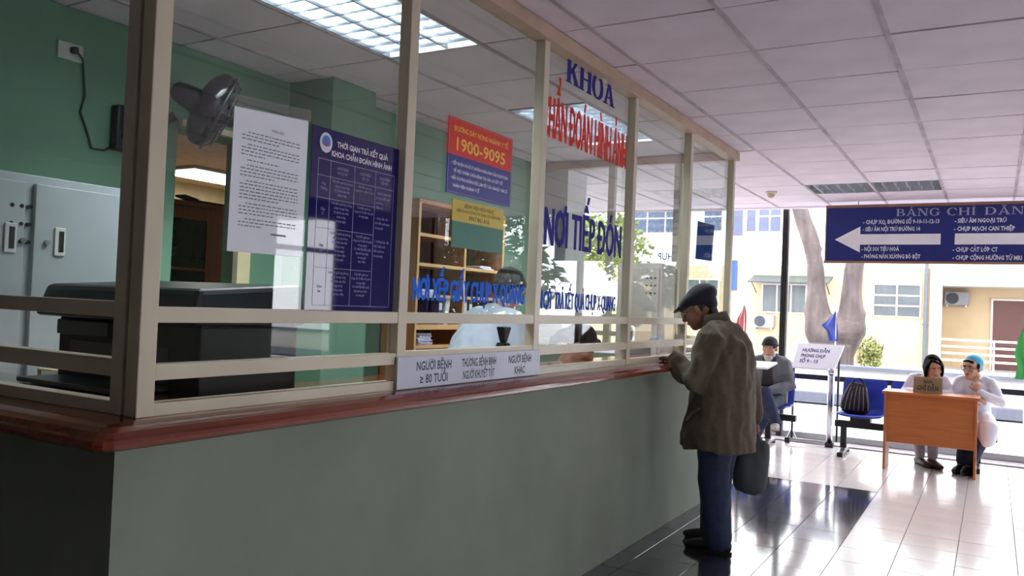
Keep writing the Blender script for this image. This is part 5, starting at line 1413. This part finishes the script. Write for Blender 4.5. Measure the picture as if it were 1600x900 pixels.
rings = [((0, 0.12, 0.50), 0.22, 0.19), ((0, 0.11, 0.70), 0.215, 0.18), ((0, 0.10, 0.88), 0.205, 0.165), ((0, 0.05, 1.05), 0.195, 0.15), ((0, -0.03, 1.21), 0.20, 0.15), ((0, -0.09, 1.31), 0.185, 0.125), ((0, -0.135, 1.385), 0.13, 0.095), ((0, -0.165, 1.435), 0.075, 0.072)]
garment(p5, 'white_coat', J, rings, (0.085, 0.072, 0.054), M('pale_blue_coat', (206, 220, 236), 0.8, var=0.04, scale=8), 0.011, 0.012, 0.95, 4.0)
trousers(p5, J, M('navy_trousers'), (0.10, 0.08, 0.07), (0.155, 0.13))
shoe(p5, J['anL'], J['toeL'], m_shoe); shoe(p5, J['anR'], J['toeR'], m_shoe)
h = MB(); h.ell((0, 0.024, 0.05), (0.086, 0.103, 0.092)); h.ell((0, 0.07, -0.01), (0.07, 0.045, 0.06)); h.loft([(-0.05, -0.07, 0.075), (0, -0.085, 0.085), (0.05, -0.07, 0.075)], [0.018, 0.02, 0.018], None, 8)
for s in (-1, 1): h.ell((s * 0.074, 0.0, 0.03), (0.012, 0.03, 0.035))
h.xform(hm); remesh('hair', h, 0.007, m_hair, p5, 2)

p6 = emp('person', (-2.50, 4.44, 0), 'seated person with dark brown tied hair and light blue shirt, head bent down', 'person', None, None, math.radians(125))
J = sit_joints(0.52, 0.17, spread=0.09)
J.update(elL=(0.24, -0.26, 0.87), wrL=(0.10, -0.40, 0.85), elR=(-0.24, -0.26, 0.87), wrR=(-0.10, -0.40, 0.85))
J['handL'] = ((-0.5, -0.9, -0.05), (0, 0, -1), (-0.9, -0.3, 0), 0.3)
J['handR'] = ((0.5, -0.9, -0.05), (0, 0, -1), (0.9, -0.3, 0), 0.4)
hm = headmat((0, -0.34, 1.225), -12, 36)
body(p6, J, m_skin, hm); eyes(p6, hm, True)
rings = [((0, 0.0, 0.53), 0.18, 0.14), ((0, -0.02, 0.68), 0.17, 0.13), ((0, -0.09, 0.81), 0.17, 0.125), ((0, -0.17, 0.93), 0.175, 0.12), ((0, -0.21, 1.015), 0.14, 0.095), ((0, -0.24, 1.07), 0.075, 0.07)]
garment(p6, 'shirt', J, rings, (0.07, 0.06, 0.048), M('light_blue_cloth', (150, 190, 226), 0.8, var=0.04), 0.006, 0.012, 0.9, 6.0)
trousers(p6, J, M('navy_trousers'), (0.085, 0.07, 0.06), (0.15, 0.12))
shoe(p6, J['anL'], J['toeL'], m_shoe); shoe(p6, J['anR'], J['toeR'], m_shoe)
h = MB(); h.ell((0, 0.026, 0.05), (0.088, 0.105, 0.094)); h.ell((0, 0.11, 0.0), (0.05, 0.045, 0.05)); h.loft([(0, 0.13, -0.01), (0.01, 0.15, -0.07), (0.02, 0.14, -0.13)], [0.035, 0.032, 0.012], None, 10)
for s in (-1, 1): h.loft([(s * 0.02, -0.075, 0.09), (s * 0.06, -0.055, 0.06), (s * 0.078, -0.01, 0.02)], [0.02, 0.02, 0.014], None, 8)
h.xform(hm); remesh('hair', h, 0.007, m_hairb, p6, 2)
MB().torus((0, 0.105, 0.035), 0.035, 0.012, (0, 0.8, 0.5), 18, 8).xform(hm).build('hair_tie', M('tie_blue', (70, 120, 200), 0.7), p6, True, local=True)
t = emp('office_chair', (-2.50, 4.44, 0), 'dark swivel stool under the seated person in light blue', 'chair')
MB().loft([(-2.50, 4.44, 0.46), (-2.50, 4.44, 0.515)], [0.2, 0.2], n=24).build('seat', m_bplast, t, True)
MB().tube([(-2.50, 4.44, 0.06), (-2.50, 4.44, 0.46)], 0.025, 10).build('stem', m_chrome, t, True)
for k in range(5):
    a = 6.2832 * k / 5; MB().loft([(-2.50, 4.44, 0.07), (-2.50 + 0.26 * math.cos(a), 4.44 + 0.26 * math.sin(a), 0.04)], [0.02, 0.015], n=8).build('leg', m_bplast, t, True)
